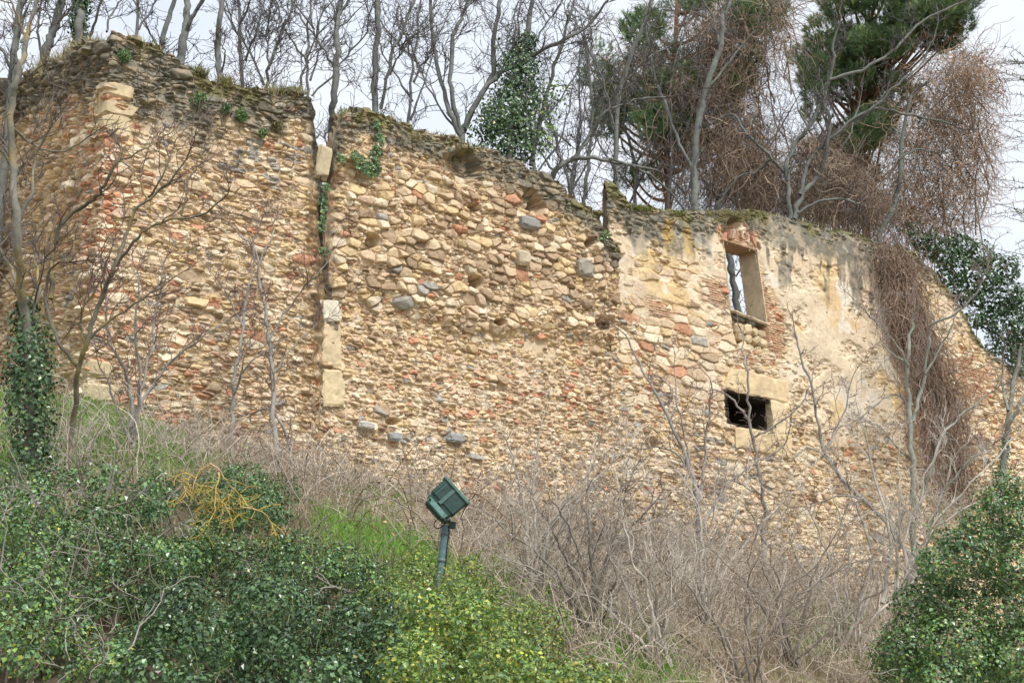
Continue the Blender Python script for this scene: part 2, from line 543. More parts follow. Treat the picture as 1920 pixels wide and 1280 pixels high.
def stain(S, Z, px, py, dtop, h, col, width, seed, streak=0., strength=.8, moss=.5):
    n = fbm(S * 2.2, Z * 1.8, seed, 4); st = fbm(S * 5, Z * .7, seed + 9, 4)
    wdt = (width * (.6 + 1.1 * n) + streak * sst(.42, .68, st)) * 1.1
    k = sst(1.0, .55, dtop / np.maximum(wdt, .02)) * strength
    k = k * (.62 + .38 * sst(.3, .55, fbm(S * 7, Z * 7, seed + 2, 3)))
    dark = np.array([.122, .125, .105]) * (.7 + .7 * fbm(S * 9, Z * 9, seed + 4, 3))[..., None]
    col = lerp(col, dark, k[..., None])
    m = sst(.30, 0, dtop - .25 * n) * sst(.42, .62, fbm(S * 1.5, Z * 2, seed + 6, 4)) * moss
    col = lerp(col, np.array([.15, .145, .035]), m[..., None])
    return col


def topcol_moss(seed, green=.6):
    def f(S, off):
        n = fbm(S * 3, off * 3, seed, 4)[..., None]; m = sst(.4, .6, fbm(S * 1.3, off * 2, seed + 3, 3))[..., None] * green
        return lerp(np.array([.16, .15, .12]) * (.6 + .8 * n), np.array([.15, .15, .04]) * (.6 + .7 * n), m)
    return f


def pit(px, py, cx, cy, rx, ry, S, Z):
    d = np.sqrt(((px - cx) / rx) ** 2 + ((py - cy) / ry) ** 2) + .5 * (fbm(S * 7, Z * 7, 91, 3) - .5)
    return sst(1.15, .75, d)


# ---- the tower with its corner
zt_f = topfn([(188, 66), (215, 62), (240, 76), (300, 97), (345, 122), (400, 150), (440, 160), (480, 166), (560, 173), (578, 180), (583, 196), (587, 232), (592, 262), (598, 300), (601, 345), (606, 470), (614, 520), (630, 600)])
zt_s = topfn([(188, 66), (172, 80), (150, 92), (130, 108), (110, 118), (85, 130), (55, 146), (35, 152), (0, 160), (-60, 185)], side_sz)
o_ = np.argsort(zt_s[0]); ts = np.concatenate([zt_s[0][o_][:-1], zt_f[0]]); tz = np.concatenate([zt_s[1][o_][:-1], zt_f[1]])
ss = steps(UC - 8.0, float(zt_f[0][-1]), path_tower)
top = rough_top(ss, np.interp(ss, ts, tz), .14, 11)
Pp, _ = path_tower(ss)
bot = np.minimum(gz(Pp[:, 0] + N3[0] * .3, Pp[:, 1] + N3[1] * .3), foot(ss)) - .7

RED_T = [(160, 230), (230, 210), (300, 520), (440, 560), (480, 700), (420, 840), (150, 740)]


def tower_red(px, py):
    m = inpoly(px, py, RED_T, 120)
    return .06 + .24 * m + .40 * inpoly(px, py, [(150, 240), (212, 240), (222, 570), (160, 570)], 26)


def tower_mortar(px, py, U, V):
    n = sst(.48, .66, fbm(U * .8 + 3, V * .9, 101, 4))
    c = inpoly(px, py, [(230, 170), (560, 220), (560, 330), (260, 270)], 80)
    return -.012 + .032 * n + .02 * c


spec_t = dict(a=(.195, .082), b=(.36, .15), seed=1000, amp=(.078, .10), void=.03, pbig=const(.10),
              red=tower_red, grey=lambda px, py: .03 + .20 * inpoly(px, py, [(420, 260), (560, 280), (600, 360), (430, 330)], 60),
              pale=const(.22), brown=const(.10), mortar=tower_mortar, topcol=topcol_moss(301, .6))


def extra_t(S, Z, px, py, dtop, h, col, R):
    w = np.interp(px, [60, 190, 330, 430, 590], [.9, 1.15, 1.5, .95, .75])
    col = stain(S, Z, px, py, dtop, h, col, w, 501, .1, .88, .6)
    h = h * (1 + .7 * sst(.1, -.3, S - UC))
    # worn corner
    k = sst(.5, .0, np.abs(S - UC))
    h = h + k * .10 * (fbm(Z * 2.2, S * 0 + 3, 95, 3) - .55) * sst(.3, 1.2, dtop)
    h = h - .5 * pit(px, py, 362, 668, 28, 12, S, Z) * 0
    h = h - .05 * pit(px, py, 606, 410, 12, 60, S, Z)
    return h, col


V, Q, K = wall_grid(ss, top, bot, 1.0, path_tower, spec_t, extra_t)
TOWER = thing('stone_tower', 'tall ochre rubble tower corner with dark mossy top, left of the gap', 'ruined tower', (CORNER[0], CORNER[1], float(foot(UC))))
link('rubble_wall', mesh_np('tower_rubble', V, quads=Q, col=K), M_STONE, TOWER)

# ---- the middle curtain wall
zt_m = topfn([(584, 590), (598, 500), (606, 470), (611, 380), (616, 345), (618, 325), (621, 295), (625, 268), (630, 248), (637, 228), (648, 213), (662, 208), (700, 216), (760, 236), (830, 263), (900, 283), (960, 303), (1000, 325), (1030, 340), (1052, 358), (1085, 387), (1112, 408), (1122, 440), (1150, 460)])
zu = np.maximum.accumulate(zt_m[0])
ss = steps(float(zu[0]), float(zu[-1]), path_front)
top = rough_top(ss, np.interp(ss, zu, zt_m[1]), .13, 12)
bot = foot(ss) - .7
BIG_M = [(630, 330), (1000, 340), (1120, 440), (1160, 470), (1160, 600), (1000, 600), (880, 620), (720, 560), (640, 560)]


def mid_big(px, py):
    return .04 + .50 * inpoly(px, py, BIG_M, 90)


def mid_red(px, py):
    return .05 + .09 * inpoly(px, py, [(750, 640), (1150, 720), (1150, 820), (800, 800)], 80) + .07 * inpoly(px, py, [(620, 520), (760, 700), (640, 840), (600, 700)], 60)


def mid_mortar(px, py, U, V):
    n = sst(.5, .7, fbm(U * .8 + 13, V * .9, 102, 4))
    c = inpoly(px, py, [(860, 610), (1150, 660), (1180, 760), (960, 740)], 80)
    lo = inpoly(px, py, [(600, 830), (1160, 880), (1160, 1100), (600, 1000)], 90)
    up = inpoly(px, py, [(640, 240), (1040, 340), (1100, 420), (1000, 380), (700, 300)], 50)
    return -.02 + .03 * n + .035 * c + .02 * lo + .025 * up


spec_m = dict(dirt=lambda px, py: inpoly(px, py, BIG_M, 60), a=(.165, .088), b=(.28, .165), seed=2000, amp=(.074, .115), void=.03, pbig=mid_big, red=mid_red,
              grey=lambda px, py: .018 + .10 * inpoly(px, py, [(620, 780), (900, 800), (920, 900), (640, 870)], 60), pale=lambda px, py: .16 + .16 * sst(650, 760, py),
              brown=lambda px, py: .10 + .14 * inpoly(px, py, BIG_M, 60), mortar=mid_mortar, topcol=topcol_moss(302, .6))
HOLES_M = [(884, 530, 15, 13, .5), (928, 607, 11, 8, .4), (692, 455, 14, 13, .35), (880, 393, 14, 8, .3), (1128, 608, 18, 12, .35), (1000, 392, 12, 16, .3), (858, 318, 36, 34, .32), (1095, 460, 10, 9, .25), (735, 790, 12, 7, .2), (985, 380, 20, 18, .2)]


def extra_m(S, Z, px, py, dtop, h, col, R):
    col = stain(S, Z, px, py, dtop, h, col, .60, 502, .1, .85, .6)
    ledge = np.interp(px, [600, 720, 860, 1000, 1160], [560, 575, 628, 632, 640]) + 26 * (fbm(S * 2.5, Z * 0, 92, 3) - .5)
    h = h + .13 * sst(12, -26, py - ledge) * sst(620, 700, px)
    h = h + .10 * (fbm(S * .9, Z * .9, 93, 3) - .5)
    for (cx, cy, rx, ry, dp) in HOLES_M: h = h - dp * pit(px, py, cx, cy, rx, ry, S, Z)
    h = h - .08 * sst(650, 610, px) * sst(560, 470, py)
    return h, col


V, Q, K = wall_grid(ss, top, bot, .95 - .83 * sst(1.3, .3, ss - ss[0]), path_front, spec_m, extra_m)
MID = thing('stone_wall', 'middle stretch of rubble wall with large rounded stones and putlog holes', 'ruined wall', tuple(P0 + W3 * ss[0] + np.array([0, 0, float(foot(ss[0]))])))
link('rubble_wall', mesh_np('middle_rubble', V, quads=Q, col=K), M_STONE, MID)

# ---- the plastered house wall at the right
zt_r = topfn([(1136, 356), (1150, 357), (1164, 362), (1180, 386), (1250, 396), (1300, 400), (1340, 398), (1380, 394), (1440, 402), (1530, 426), (1620, 450), (1700, 466), (1740, 500), (1790, 558), (1820, 618), (1850, 660), (1900, 690), (1960, 715), (2080, 760)])
ss = steps(float(zt_r[0][0]), float(zt_r[0][-1]), path_front)
top = rough_top(ss, np.interp(ss, zt_r[0], zt_r[1]), .09, 13)
bot = foot(ss) - .7
PLASTER = [(1150, 440), (1340, 440), (1420, 420), (1640, 450), (1720, 520), (1800, 590), (1815, 640), (1740, 680), (1700, 800), (1690, 835), (1560, 810), (1490, 790), (1475, 690), (1440, 680), (1360, 650), (1280, 620), (1170, 560)]
WIN_T = [(1352, 452), (1414, 471), (1433, 606), (1367, 580)]
WIN_B = [(1360, 735), (1446, 757), (1448, 812), (1366, 790)]
BRICKS = [[(1340, 400), (1400, 395), (1420, 440), (1412, 470), (1350, 452)], [(1415, 480), (1445, 560), (1470, 590), (1470, 690), (1430, 660)], [(1310, 520), (1362, 530), (1368, 580), (1310, 560)],
          [(1375, 655), (1450, 668), (1460, 690), (1380, 680)], [(1690, 740), (1730, 745), (1730, 830), (1695, 810)], [(1780, 650), (1860, 690), (1850, 760), (1790, 720)], [(1210, 560), (1260, 575), (1260, 600), (1215, 590)]]


def rt_mortar(px, py, U, V):
    m = inpoly(px, py, PLASTER, 70)
    n = fbm(U * .9 + 23, V * 1.0, 103, 4)
    brk = np.zeros(px.shape, F32)
    for b in BRICKS: brk = np.maximum(brk, inpoly(px, py, b, 14))
    left = inpoly(px, py, [(1130, 440), (1350, 520), (1360, 640), (1150, 600)], 60)
    lev = -.02 + .03 * sst(.5, .7, n) + m * (.118 - .058 * sst(.54, .68, fbm(U * 1.5 + 23, V * 1.9, 104, 4))) - left * .03
    lo = inpoly(px, py, [(1130, 700), (1340, 720), (1340, 800), (1150, 800)], 90)
    return lerp(lev + .025 * lo, -.03, brk)


def rt_red(px, py):
    r = np.full(px.shape, .06, F32)
    for b in BRICKS: r = np.maximum(r, .5 * inpoly(px, py, b, 20))
    return r


spec_r = dict(a=(.225, .115), b=(.50, .21), seed=3000, amp=(.075, .06), void=.02,
              pbig=lambda px, py: .05 + .75 * inpoly(px, py, [(1140, 450), (1350, 470), (1370, 700), (1350, 790), (1260, 740), (1150, 640)], 50), red=rt_red, grey=const(.04), pale=const(.36), brown=const(.05), mortar=rt_mortar, topcol=topcol_moss(303, .7))


def extra_r(S, Z, px, py, dtop, h, col, R):
    m = inpoly(px, py, PLASTER, 60)
    big = fbm(S * .55 + 3, Z * .6, 111, 4); sm = fbm(S * 2.4, Z * 2.4, 112, 4)
    pc = np.array([.70, .585, .425]) * (.78 + .44 * sm)[..., None]
    pc = lerp(pc, np.array([.64, .46, .20]), (.75 * sst(.52, .66, fbm(S * 1.1 + 9, Z * 1.1, 113, 4)))[..., None])
    pc = lerp(pc, np.array([.62, .40, .27]), (.22 * sst(.55, .68, fbm(S * .9 + 30, Z * .9, 114, 4)))[..., None])
    pc = lerp(pc, np.array([.78, .72, .62]), (.8 * sst(.60, .70, fbm(S * 1.4 + 60, Z * 1.4, 115, 4)))[..., None])
    # where mortar/plaster is what one sees
    lev = rt_mortar(px.astype(F32), py.astype(F32), S.astype(F32), Z.astype(F32))
    vis = sst(-.012, .012, lev + .006 - h + .012) * m
    col = lerp(col, pc, (vis * .9)[..., None])
    # thin brick courses
    brk = np.zeros(px.shape)
    for b in BRICKS: brk = np.maximum(brk, inpoly(px, py, b, 16))
    wz = Z + .03 * (fbm(S * 3, Z * 3, 116, 3) - .5) + .02 * S
    row = np.floor(wz / .058); fr = wz / .058 - row
    colu = S / .23 + .5 * (row % 2); fc = colu - np.floor(colu)
    joint = np.minimum(np.minimum(fr, 1 - fr) / .22, np.minimum(fc, 1 - fc) / .06); joint = np.clip(joint, 0, 1)
    br = hsh(np.floor(colu), row, 118)
    bc = lerp(np.array([.50, .40, .27]), lerp(np.array([.50, .27, .17]), np.array([.60, .43, .29]), br[..., None]), sst(.3, .8, joint)[..., None])
    bk = brk * sst(.50, .66, fbm(S * 3.2, Z * 4, 119, 4) + .10 * brk)
    col = lerp(col, bc, (bk * .8)[..., None])
    h = lerp(h, .03 + .035 * joint + .03 * (br - .5), bk)
    st = np.interp(px, [1137, 1330, 1345, 1400, 1420, 1700, 1750, 1900], [.8, .85, .35, .25, .75, .85, .25, .15])
    stn = np.interp(px, [1137, 1400, 1430, 1640, 1720], [.55, .2, 1.3, 1.5, .1])
    col = stain(S, Z, px, py, dtop, h, col, st, 503, stn, .85, .6)
    for (cx, cy, rx, ry) in ((1250, 435, 9, 22), (1287, 452, 7, 26)):       # orange lichen
        k = pit(px, py, cx, cy, rx * 1.3, ry * 1.2, S, Z); col = lerp(col, np.array([.50, .32, .07]), (k * .5)[..., None])
    # recess under the upper window, filled with loose stones
    rec = inpoly(px, py, [(1366, 578), (1434, 604), (1441, 662), (1378, 645)], 3)
    h = h - .26 * rec
    h = h - 2.6 * (inpoly(px, py, WIN_B, 2) > .5)
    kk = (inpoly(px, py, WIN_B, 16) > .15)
    col = np.where(kk[..., None], np.array([.06, .05, .04]), col)  # near-black colour paints in the darkness inside the small window
    h = h - .30 * pit(px, py, 1374, 425, 14, 15, S, Z)
    h = h - .25 * pit(px, py, 1222, 830, 13, 9, S, Z)
    return h, col


V, Q, K = wall_grid(ss, top, bot, .5 - .4 * sst(.9, .2, ss - ss[0]), path_front, spec_r, extra_r, nback=260, back_hole=lambda px, py: inpoly(px, py, WIN_B, 2) + (inpoly(px, py, [(1340, 720), (1470, 720), (1470, 830), (1340, 830)], 2) > .5), hole=lambda px, py: inpoly(px, py, WIN_T, 2))
RIGHT = thing('house_wall', 'pale plastered house wall with an upper window hole and a small low window', 'ruined wall', tuple(P0 + W3 * ss[0] + np.array([0, 0, float(foot(ss[0]))])))
link('plastered_wall', mesh_np('house_rubble', V, quads=Q, col=K), M_STONE, RIGHT)


def rockprism(name, poly, f, b, col, parent, mat_, seed, rough=.012, sub=14, label=None):
    """a cut block whose face is a quad drawn on the wall (photo pixels), front at f, back at b (m off the wall plane)"""
    poly = np.array(poly, float)
    q = wallpt(poly[:, 0], poly[:, 1]); uu = (q - P0) @ W3; zz = q[:, 2]
    g = np.linspace(0, 1, sub)
    a, c = np.meshgrid(g, g)
    def bil(v): return v[0] * (1 - a) * (1 - c) + v[1] * a * (1 - c) + v[2] * a * c + v[3] * (1 - a) * c
    U_ = bil(uu); Z_ = bil(zz)
    edge = np.minimum(np.minimum(a, 1 - a), np.minimum(c, 1 - c))
    H = f - .02 * (1 - np.clip(edge / .10, 0, 1)) ** 2 + rough * 2 * (fbm(U_ * 9, Z_ * 9, seed, 4) - .5)
    jw = .10 * (fbm(U_ * 4, Z_ * 4, seed + 7, 4) - .5) * (edge < .02) * (rough / .012)
    P = P0 + W3 * (U_ + jw)[..., None] + N3 * H[..., None]; P[..., 2] = Z_ + jw
    n = sub
    rim = [(0, i) for i in range(n)] + [(i, n - 1) for i in range(1, n)] + [(n - 1, i) for i in range(n - 2, -1, -1)] + [(i, 0) for i in range(n - 2, 0, -1)]
    V = list(P.reshape(-1, 3)); k0 = len(V)
    for (r, c_) in rim:
        p = P0 + W3 * U_[r, c_] + N3 * b; p[2] = Z_[r, c_]; V.append(p)
    ii = np.arange(n - 1)[:, None] * n + np.arange(n - 1)[None, :]
    Q = np.stack([ii, ii + n, ii + n + 1, ii + 1], -1).reshape(-1, 4).tolist()
    m = len(rim)
    for k in range(m):
        r, c_ = rim[k]; r2, c2 = rim[(k + 1) % m]
        Q.append([r * n + c_, r2 * n + c2, k0 + (k + 1) % m, k0 + k])
    V = np.array(V)
    col = np.array(col) * (.82 + .36 * fbm(V[:, 0] * 6 + V[:, 1] * 3, V[:, 2] * 6, seed + 2, 4))[:, None]
    o = link(name, mesh_np(name, V, quads=np.array(Q), col=col), mat_, parent)
    if label: o['label'] = label
    return o


CREAM = (.60, .46, .27); OCHRE = (.66, .52, .32)
rockprism('lintel', [(1352, 729), (1367, 688), (1474, 717), (1474, 758)], .088, -.42, OCHRE, RIGHT, M_ASHLAR, 41)
rockprism('jamb', [(1447, 815), (1441, 749), (1475, 757), (1481, 818)], .084, -.12, (.70, .57, .37), RIGHT, M_ASHLAR, 42)
rockprism('sill', [(1378, 838), (1374, 800), (1480, 817), (1482, 862)], .088, -.12, OCHRE, RIGHT, M_ASHLAR, 43)


def frame_part(name, poly, grow, f, b, col, parent):
    poly = np.array(poly, float); q = wallpt(poly[:, 0], poly[:, 1]); u = (q - P0) @ W3; z = q[:, 2]
    K_ = 12; ui = []; zi = []
    for k in range(4):
        for t in np.linspace(0, 1, K_, endpoint=False):
            ui.append(lerp(u[k], u[(k + 1) % 4], t)); zi.append(lerp(z[k], z[(k + 1) % 4], t))
    ui = np.array(ui); zi = np.array(zi); cu, cz = ui.mean(), zi.mean()
    d = np.stack([ui - cu, zi - cz], 1); d /= np.linalg.norm(d, axis=1, keepdims=True)
    m = len(ui); wob = fbm(ui * 6, zi * 6, 71, 3) - .5
    ui = ui + .03 * wob; zi = zi + .03 * wob
    uo = ui + d[:, 0] * grow; zo = zi + d[:, 1] * grow
    def mk(u_, z_, o_):
        P = P0 + W3 * u_[:, None] + N3 * o_; P[:, 2] = z_; return P
    mid = [mk(ui, zi, lerp(f, b, t)) for t in np.linspace(0, 1, 7)]
    rings = [mk(uo, zo, f - .05), mk(lerp(uo, ui, .5), lerp(zo, zi, .5), f)] + mid
    V = np.concatenate(rings); Q = []
    for r in range(len(rings) - 1):
        for k in range(m):
            Q.append([r * m + k, r * m + (k + 1) % m, (r + 1) * m + (k + 1) % m, (r + 1) * m + k])
    c = np.array(col) * (.8 + .4 * fbm(V[:, 2] * 5, V[:, 0] * 5 + V[:, 1] * 4, 72, 4))[:, None]
    # grey weathering on the upper half, brick showing under the head
    tp = sst(z.max() - .28, z.max() - .02, V[:, 2])[:, None]
    c = lerp(c, np.array([.33, .20, .12]), tp * .8)
    return link(name, mesh_np(name, V, quads=np.array(Q), col=c), M_ASHLAR, parent)


frame_part('window_reveal', WIN_T, .07, .085, -.52, (.60, .50, .36), RIGHT)


def boxes_mesh(name, items, seed, rnd=0.):
    """items: (centre, half sizes, 3x3 axes, colour); bevelled, slightly irregular blocks in one mesh"""
    rng = np.random.default_rng(seed); V = []; Q = []; K = []; o = 0
    for c, hs, ax, col in items:
        # a rounded box from a 4x4x4 lattice shell
        g = np.array([-1, -.86 + .34 * rnd, .86 - .34 * rnd, 1]); idx = {}; vs = []
        for i in range(4):
            for j in range(4):
                for k in range(4):
                    if 0 in (i, j, k) or 3 in (i, j, k):
                        ex = sum(1 for q in (i, j, k) if q in (0, 3))
                        p = np.array([g[i], g[j], g[k]]) * (1 if ex == 1 else (.965 - .14 * rnd if ex == 2 else .93 - .25 * rnd)) + rng.normal(size=3) * (.02 + .06 * rnd)
                        idx[i, j, k] = len(vs); vs.append(c + (p * hs) @ ax)
        f = []
        for a in range(3):
            for s in (0, 3):
                for m in range(3):
                    for n in range(3):
                        def ky(m_, n_):
                            t = [m_, n_]; t.insert(a, s); return idx[tuple(t)] + o
                        q = [ky(m, n), ky(m + 1, n), ky(m + 1, n + 1), ky(m, n + 1)]
                        f.append(q if (s == 3) ^ (a == 1) else q[::-1])
        V += vs; Q += f; K += [np.array(col) * rng.uniform(.8, 1.15)] * len(vs); o += len(vs)
    return mesh_np(name, np.array(V), quads=np.array(Q), col=np.array(K))


rng = np.random.default_rng(5)
UP0 = np.array([0, 0, 1.])
AXW = np.stack([W3, np.array([0, 0, 1.]), N3])
# the broken brick arch over the upper window
it = []
for k, t in enumerate(np.linspace(0, 1, 13)):
    px = 1352 + 66 * t; py = 446 + 20 * t - 26 * math.sin(t * math.pi * .9) * .6
    a = math.radians(-28 + 50 * t + rng.normal() * 5)
    ax = np.stack([W3 * math.cos(a) + np.array([0, 0, 1]) * math.sin(a), -W3 * math.sin(a) + np.array([0, 0, 1]) * math.cos(a), N3])
    it.append((wallpt(np.array(px), np.array(py)) + N3 * rng.uniform(-.10, .02), np.array([.030, rng.uniform(.09, .15), .12]), ax, (.46, .26, .17) if rng.random() < .6 else (.50, .40, .29)))
link('brick_arch', boxes_mesh('brick_arch', it, 6, .3), M_STONE, RIGHT)
# infill stones of the recess below the window
it = []
for r_, (y0, n_) in enumerate(((596, 3), (614, 4), (631, 4), (648, 4))):
    for k in range(n_):
        px = 1381 + r_ * 2 + (k + .5) * 58 / n_ + rng.normal() * 1.2; py = y0 + k * 4 + rng.normal() * 1.5
        a = rng.normal() * .35
        ax = np.stack([W3 * math.cos(a) + np.array([0, 0, 1]) * math.sin(a), -W3 * math.sin(a) + np.array([0, 0, 1]) * math.cos(a), N3])
        it.append((wallpt(np.array(px), np.array(py)) - N3 * rng.uniform(.1, .16), np.array([rng.uniform(.10, .21) * 4 / (n_ + .6), rng.uniform(.075, .135), .13]), ax, (.64, .52, .34) if r_ else (.22, .22, .17)))
for k, q in enumerate(it): link('infill_stone', boxes_mesh('infill_stone', [q], 700 + k, .95), M_STONE, RIGHT)
# pale limestone strip and corner blocks of the tower
for k, pl in enumerate(([(603, 605), (601, 560), (631, 566), (634, 606)], [(602, 690), (601, 607), (635, 609), (637, 690)], [(603, 762), (602, 692), (637, 694), (641, 764)])):
    rockprism('limestone_block', pl, .085, -.2, ((.66, .60, .48), (.62, .50, .32), (.66, .54, .34))[k], TOWER, M_STONE, 51 + k, .020)
p_ = wallpt(np.array(603.), np.array(306.)); a_ = -.16
AXR = np.stack([W3 * math.cos(a_) + UP0 * math.sin(a_), -W3 * math.sin(a_) + UP0 * math.cos(a_), N3])
link('projecting_block', boxes_mesh('projecting_block', [(p_ - N3 * .20, np.array([.15, .35, .33]), AXR, (.50, .42, .28))], 830, .35), M_STONE, TOWER)
it = []
for (px, py, w, hgt) in ((190, 163, .26, .15), (186, 196, .30, .16), (186, 228, .27, .2), (176, 690, .24, .16), (178, 735, .3, .17)):
    d = wallpt(np.array(float(px)), np.array(float(py))); c = CORNER + 0; c[2] = d[2]
    c = c + W3 * (w - .07) - N3 * (.24)
    it.append((c, np.array([w, hgt, .32]), AXW, (.56, .46, .29)))
for k, q in enumerate(it): link('corner_stone', boxes_mesh('corner_stone', [q], 800 + k, .6), M_STONE, TOWER)
# single large grey stones set in the middle wall
for k, (cx, cy, rx, ry, c) in enumerate(((982, 423, 20, 14, (.34, .335, .31)), (1086, 507, 17, 20, (.36, .33, .27)), (970, 488, 14, 16, (.45, .38, .28)), (850, 823, 16, 10, (.30, .31, .31)), (735, 820, 11, 9, (.36, .37, .37)), (682, 799, 15, 8, (.42, .40, .37)))):
    p_ = wallpt(np.array(float(cx)), np.array(float(cy))); m_ = wallY(cx, cy) / FPX
    link('grey_stone', boxes_mesh('grey_stone', [(p_ + N3 * (.17 if k < 3 else .05), np.array([rx * m_ * 1.15, ry * m_ * .95, .14]), AXW, np.array(c) * 1.1)], 820 + k, 1.0), M_STONE, MID)

# ------------------------------------------------------------------ woody growth
UP = np.array([0, 0, 1.0])


def catmull(P, n):
    P = np.asarray(P, float); Pp = np.vstack([2 * P[0] - P[1], P, 2 * P[-1] - P[-2]])
    t = np.linspace(0, len(P) - 1 - 1e-6, n); i = t.astype(int); f = (t - i)[:, None]
    p0, p1, p2, p3 = Pp[i], Pp[i + 1], Pp[i + 2], Pp[i + 3]
    return .5 * (2 * p1 + (p2 - p0) * f + (2 * p0 - 5 * p1 + 4 * p2 - p3) * f ** 2 + (3 * p1 - p0 - 3 * p2 + p3) * f ** 3)


def unit(v): return v / (np.linalg.norm(v) + 1e-9)


def spread(d, ang, rng):
    r = rng.normal(size=3); r = unit(r - d * (r @ d))
    return unit(d * math.cos(ang) + r * math.sin(ang))


def grow(T, p, d, L, r, lvl, rng, kids=4, bend=.22, up=.06, col=(.2, .18, .16), minr=.004, sides=3):
    n = 6 if lvl > 0 else 5
    P = [p]; step = L / (n - 1)
    D = [d]
    for k in range(n - 1):
        d = unit(d + rng.normal(size=3) * bend + UP * up); P.append(P[-1] + d * step); D.append(d)
    R = np.linspace(r, max(r * .4, minr * .8), n)
    T.add(np.array(P), np.maximum(R, minr * .8), np.array(col) * rng.uniform(.8, 1.2), sides)
    if lvl > 0:
        for _ in range(kids):
            k = rng.integers(1, n)
            grow(T, P[k], spread(D[k], rng.uniform(.45, 1.05), rng), L * rng.uniform(.35, .65), max(r * .62, minr), lvl - 1, rng, kids, bend, up, col, minr, sides)


def limb3(pts, Y, rng, jit=.25, nper=5):
    """traced limb (photo pixels) -> 3-D polyline at distance Y with its own wander in depth"""
    pts = np.array(pts, float); m = len(pts)
    Yo = Y + np.cumsum(rng.normal(size=m) * jit)
    if np.ndim(Y) == 0: Yo = Y + np.concatenate([[0], np.cumsum(rng.normal(size=m - 1) * jit)])
    P = catmull(at(pts[:, 0], pts[:, 1], Yo), max(6, (m - 1) * nper + 1))
    P[1:] += rng.normal(size=(len(P) - 1, 3)) * np.minimum(.022, .12 * np.linalg.norm(np.diff(P, axis=0), axis=1))[:, None]
    return P


def barkcol(P, base, lich, amt, seed):
    n = fbm(P[:, 0] * 3 + P[:, 1] * 2, P[:, 2] * 3, seed, 3)
    c = np.array(base) * (.75 + .5 * n)[:, None]
    k = sst(.62 - .3 * amt, .72 - .2 * amt, fbm(P[:, 0] * 5 + 9, P[:, 2] * 4, seed + 5, 3)) * min(1, amt * 2)
    return lerp(c, np.array(lich), k[:, None])


GREYBARK = (.165, .175, .16); LICHEN = (.34, .26, .09)


def bare_tree(name, label, cat, Y, limbs, seed, dens=1.6, tl=1.6, tr=.0135, lvl=2, kids=4, base=GREYBARK, twig=(.125, .115, .115), lichen=0., group=None, jit=.25,
              ground=True, minr=.0062, up=.06, tstart=.25, extra=None, sides=7, bend=.22, free=None):
    rng = np.random.default_rng(seed)
    T = Tubes(); W = Tubes(); root = None
    for li, L in enumerate(limbs):
        pts, r0, r1 = L[:3]; dn = L[3] if len(L) > 3 else 1.0
        P = limb3(pts, Y, rng, jit if li else jit * .6)
        sc = Y / FPX
        rr = np.linspace(r0 * sc * .5, r1 * sc * .5, len(P))
        if li == 0:
            b = P[0].copy(); g = float(gz(b[0], b[1]))
            if ground and g < b[2]:
                P = np.vstack([np.array([[b[0], b[1], g - .15], [b[0], b[1], (g + b[2]) / 2]]), P]); rr = np.concatenate([[rr[0] * 1.25, rr[0] * 1.1], rr])
            root = thing(name, label, cat, tuple(P[0]), group)
        kn = 1 + .38 * (fbm(np.arange(len(P)) * 1.3, np.arange(len(P)) * 0. + li, seed + li, 2) - .5)
        T.add(P, rr * kn, barkcol(P, base, LICHEN, lichen, seed + li)[None], sides if r0 > 5 else 5)
        seg = np.linalg.norm(np.diff(P, axis=0), axis=1); ln = seg.sum(); n = max(1, int(ln * dens * dn * (1.9 if group == BG else (1.5 if group == SAP else 1.2))))
        cum = np.concatenate([[0], np.cumsum(seg)])
        for _ in range(n):
            t = rng.uniform(tstart, 1.0) * ln; k = min(len(P) - 2, int(np.searchsorted(cum, t)) - 1); k = max(k, 0)
            f = (t - cum[k]) / (seg[k] + 1e-9); p = P[k] + (P[k + 1] - P[k]) * f
            d = spread(unit(P[k + 1] - P[k]), rng.uniform(.5, 1.15), rng); d = unit(d + UP * .15)
            q = tl * rng.uniform(.45, 1.25) * (1 - .45 * t / ln)
            grow(W, p, d, q, min(tr * rng.uniform(.7, 1.3), rr[k] * .7 + .002), lvl, rng, kids, bend, up, twig, minr)
        grow(W, P[-1], unit(P[-1] - P[-2]), tl * .8, max(r1 * sc * .5, minr), lvl, rng, kids, bend, up, twig, minr)
    link('trunk', T.build('trunk'), M_BARK, root)
    if not W.empty(): link('branches', W.build('branches'), M_TWIG, root)
    if extra: extra(root, rng)
    return root


IVY = np.array([(.088, .180, .070), (.115, .225, .080), (.155, .28, .108), (.058, .125, .058)])


def ivycol(N, rng, yellow=0., light=0.):
    c = IVY[rng.integers(0, 4, N)] * rng.uniform(.65, 1.35, (N, 1))
    k = rng.random(N) < light; c[k] = np.array([.20, .31, .065]) * rng.uniform(.7, 1.3, (k.sum(), 1))
    k = rng.random(N) < yellow; c[k] = np.array([.46, .45, .08]) * rng.uniform(.6, 1.2, (k.sum(), 1))
    return c


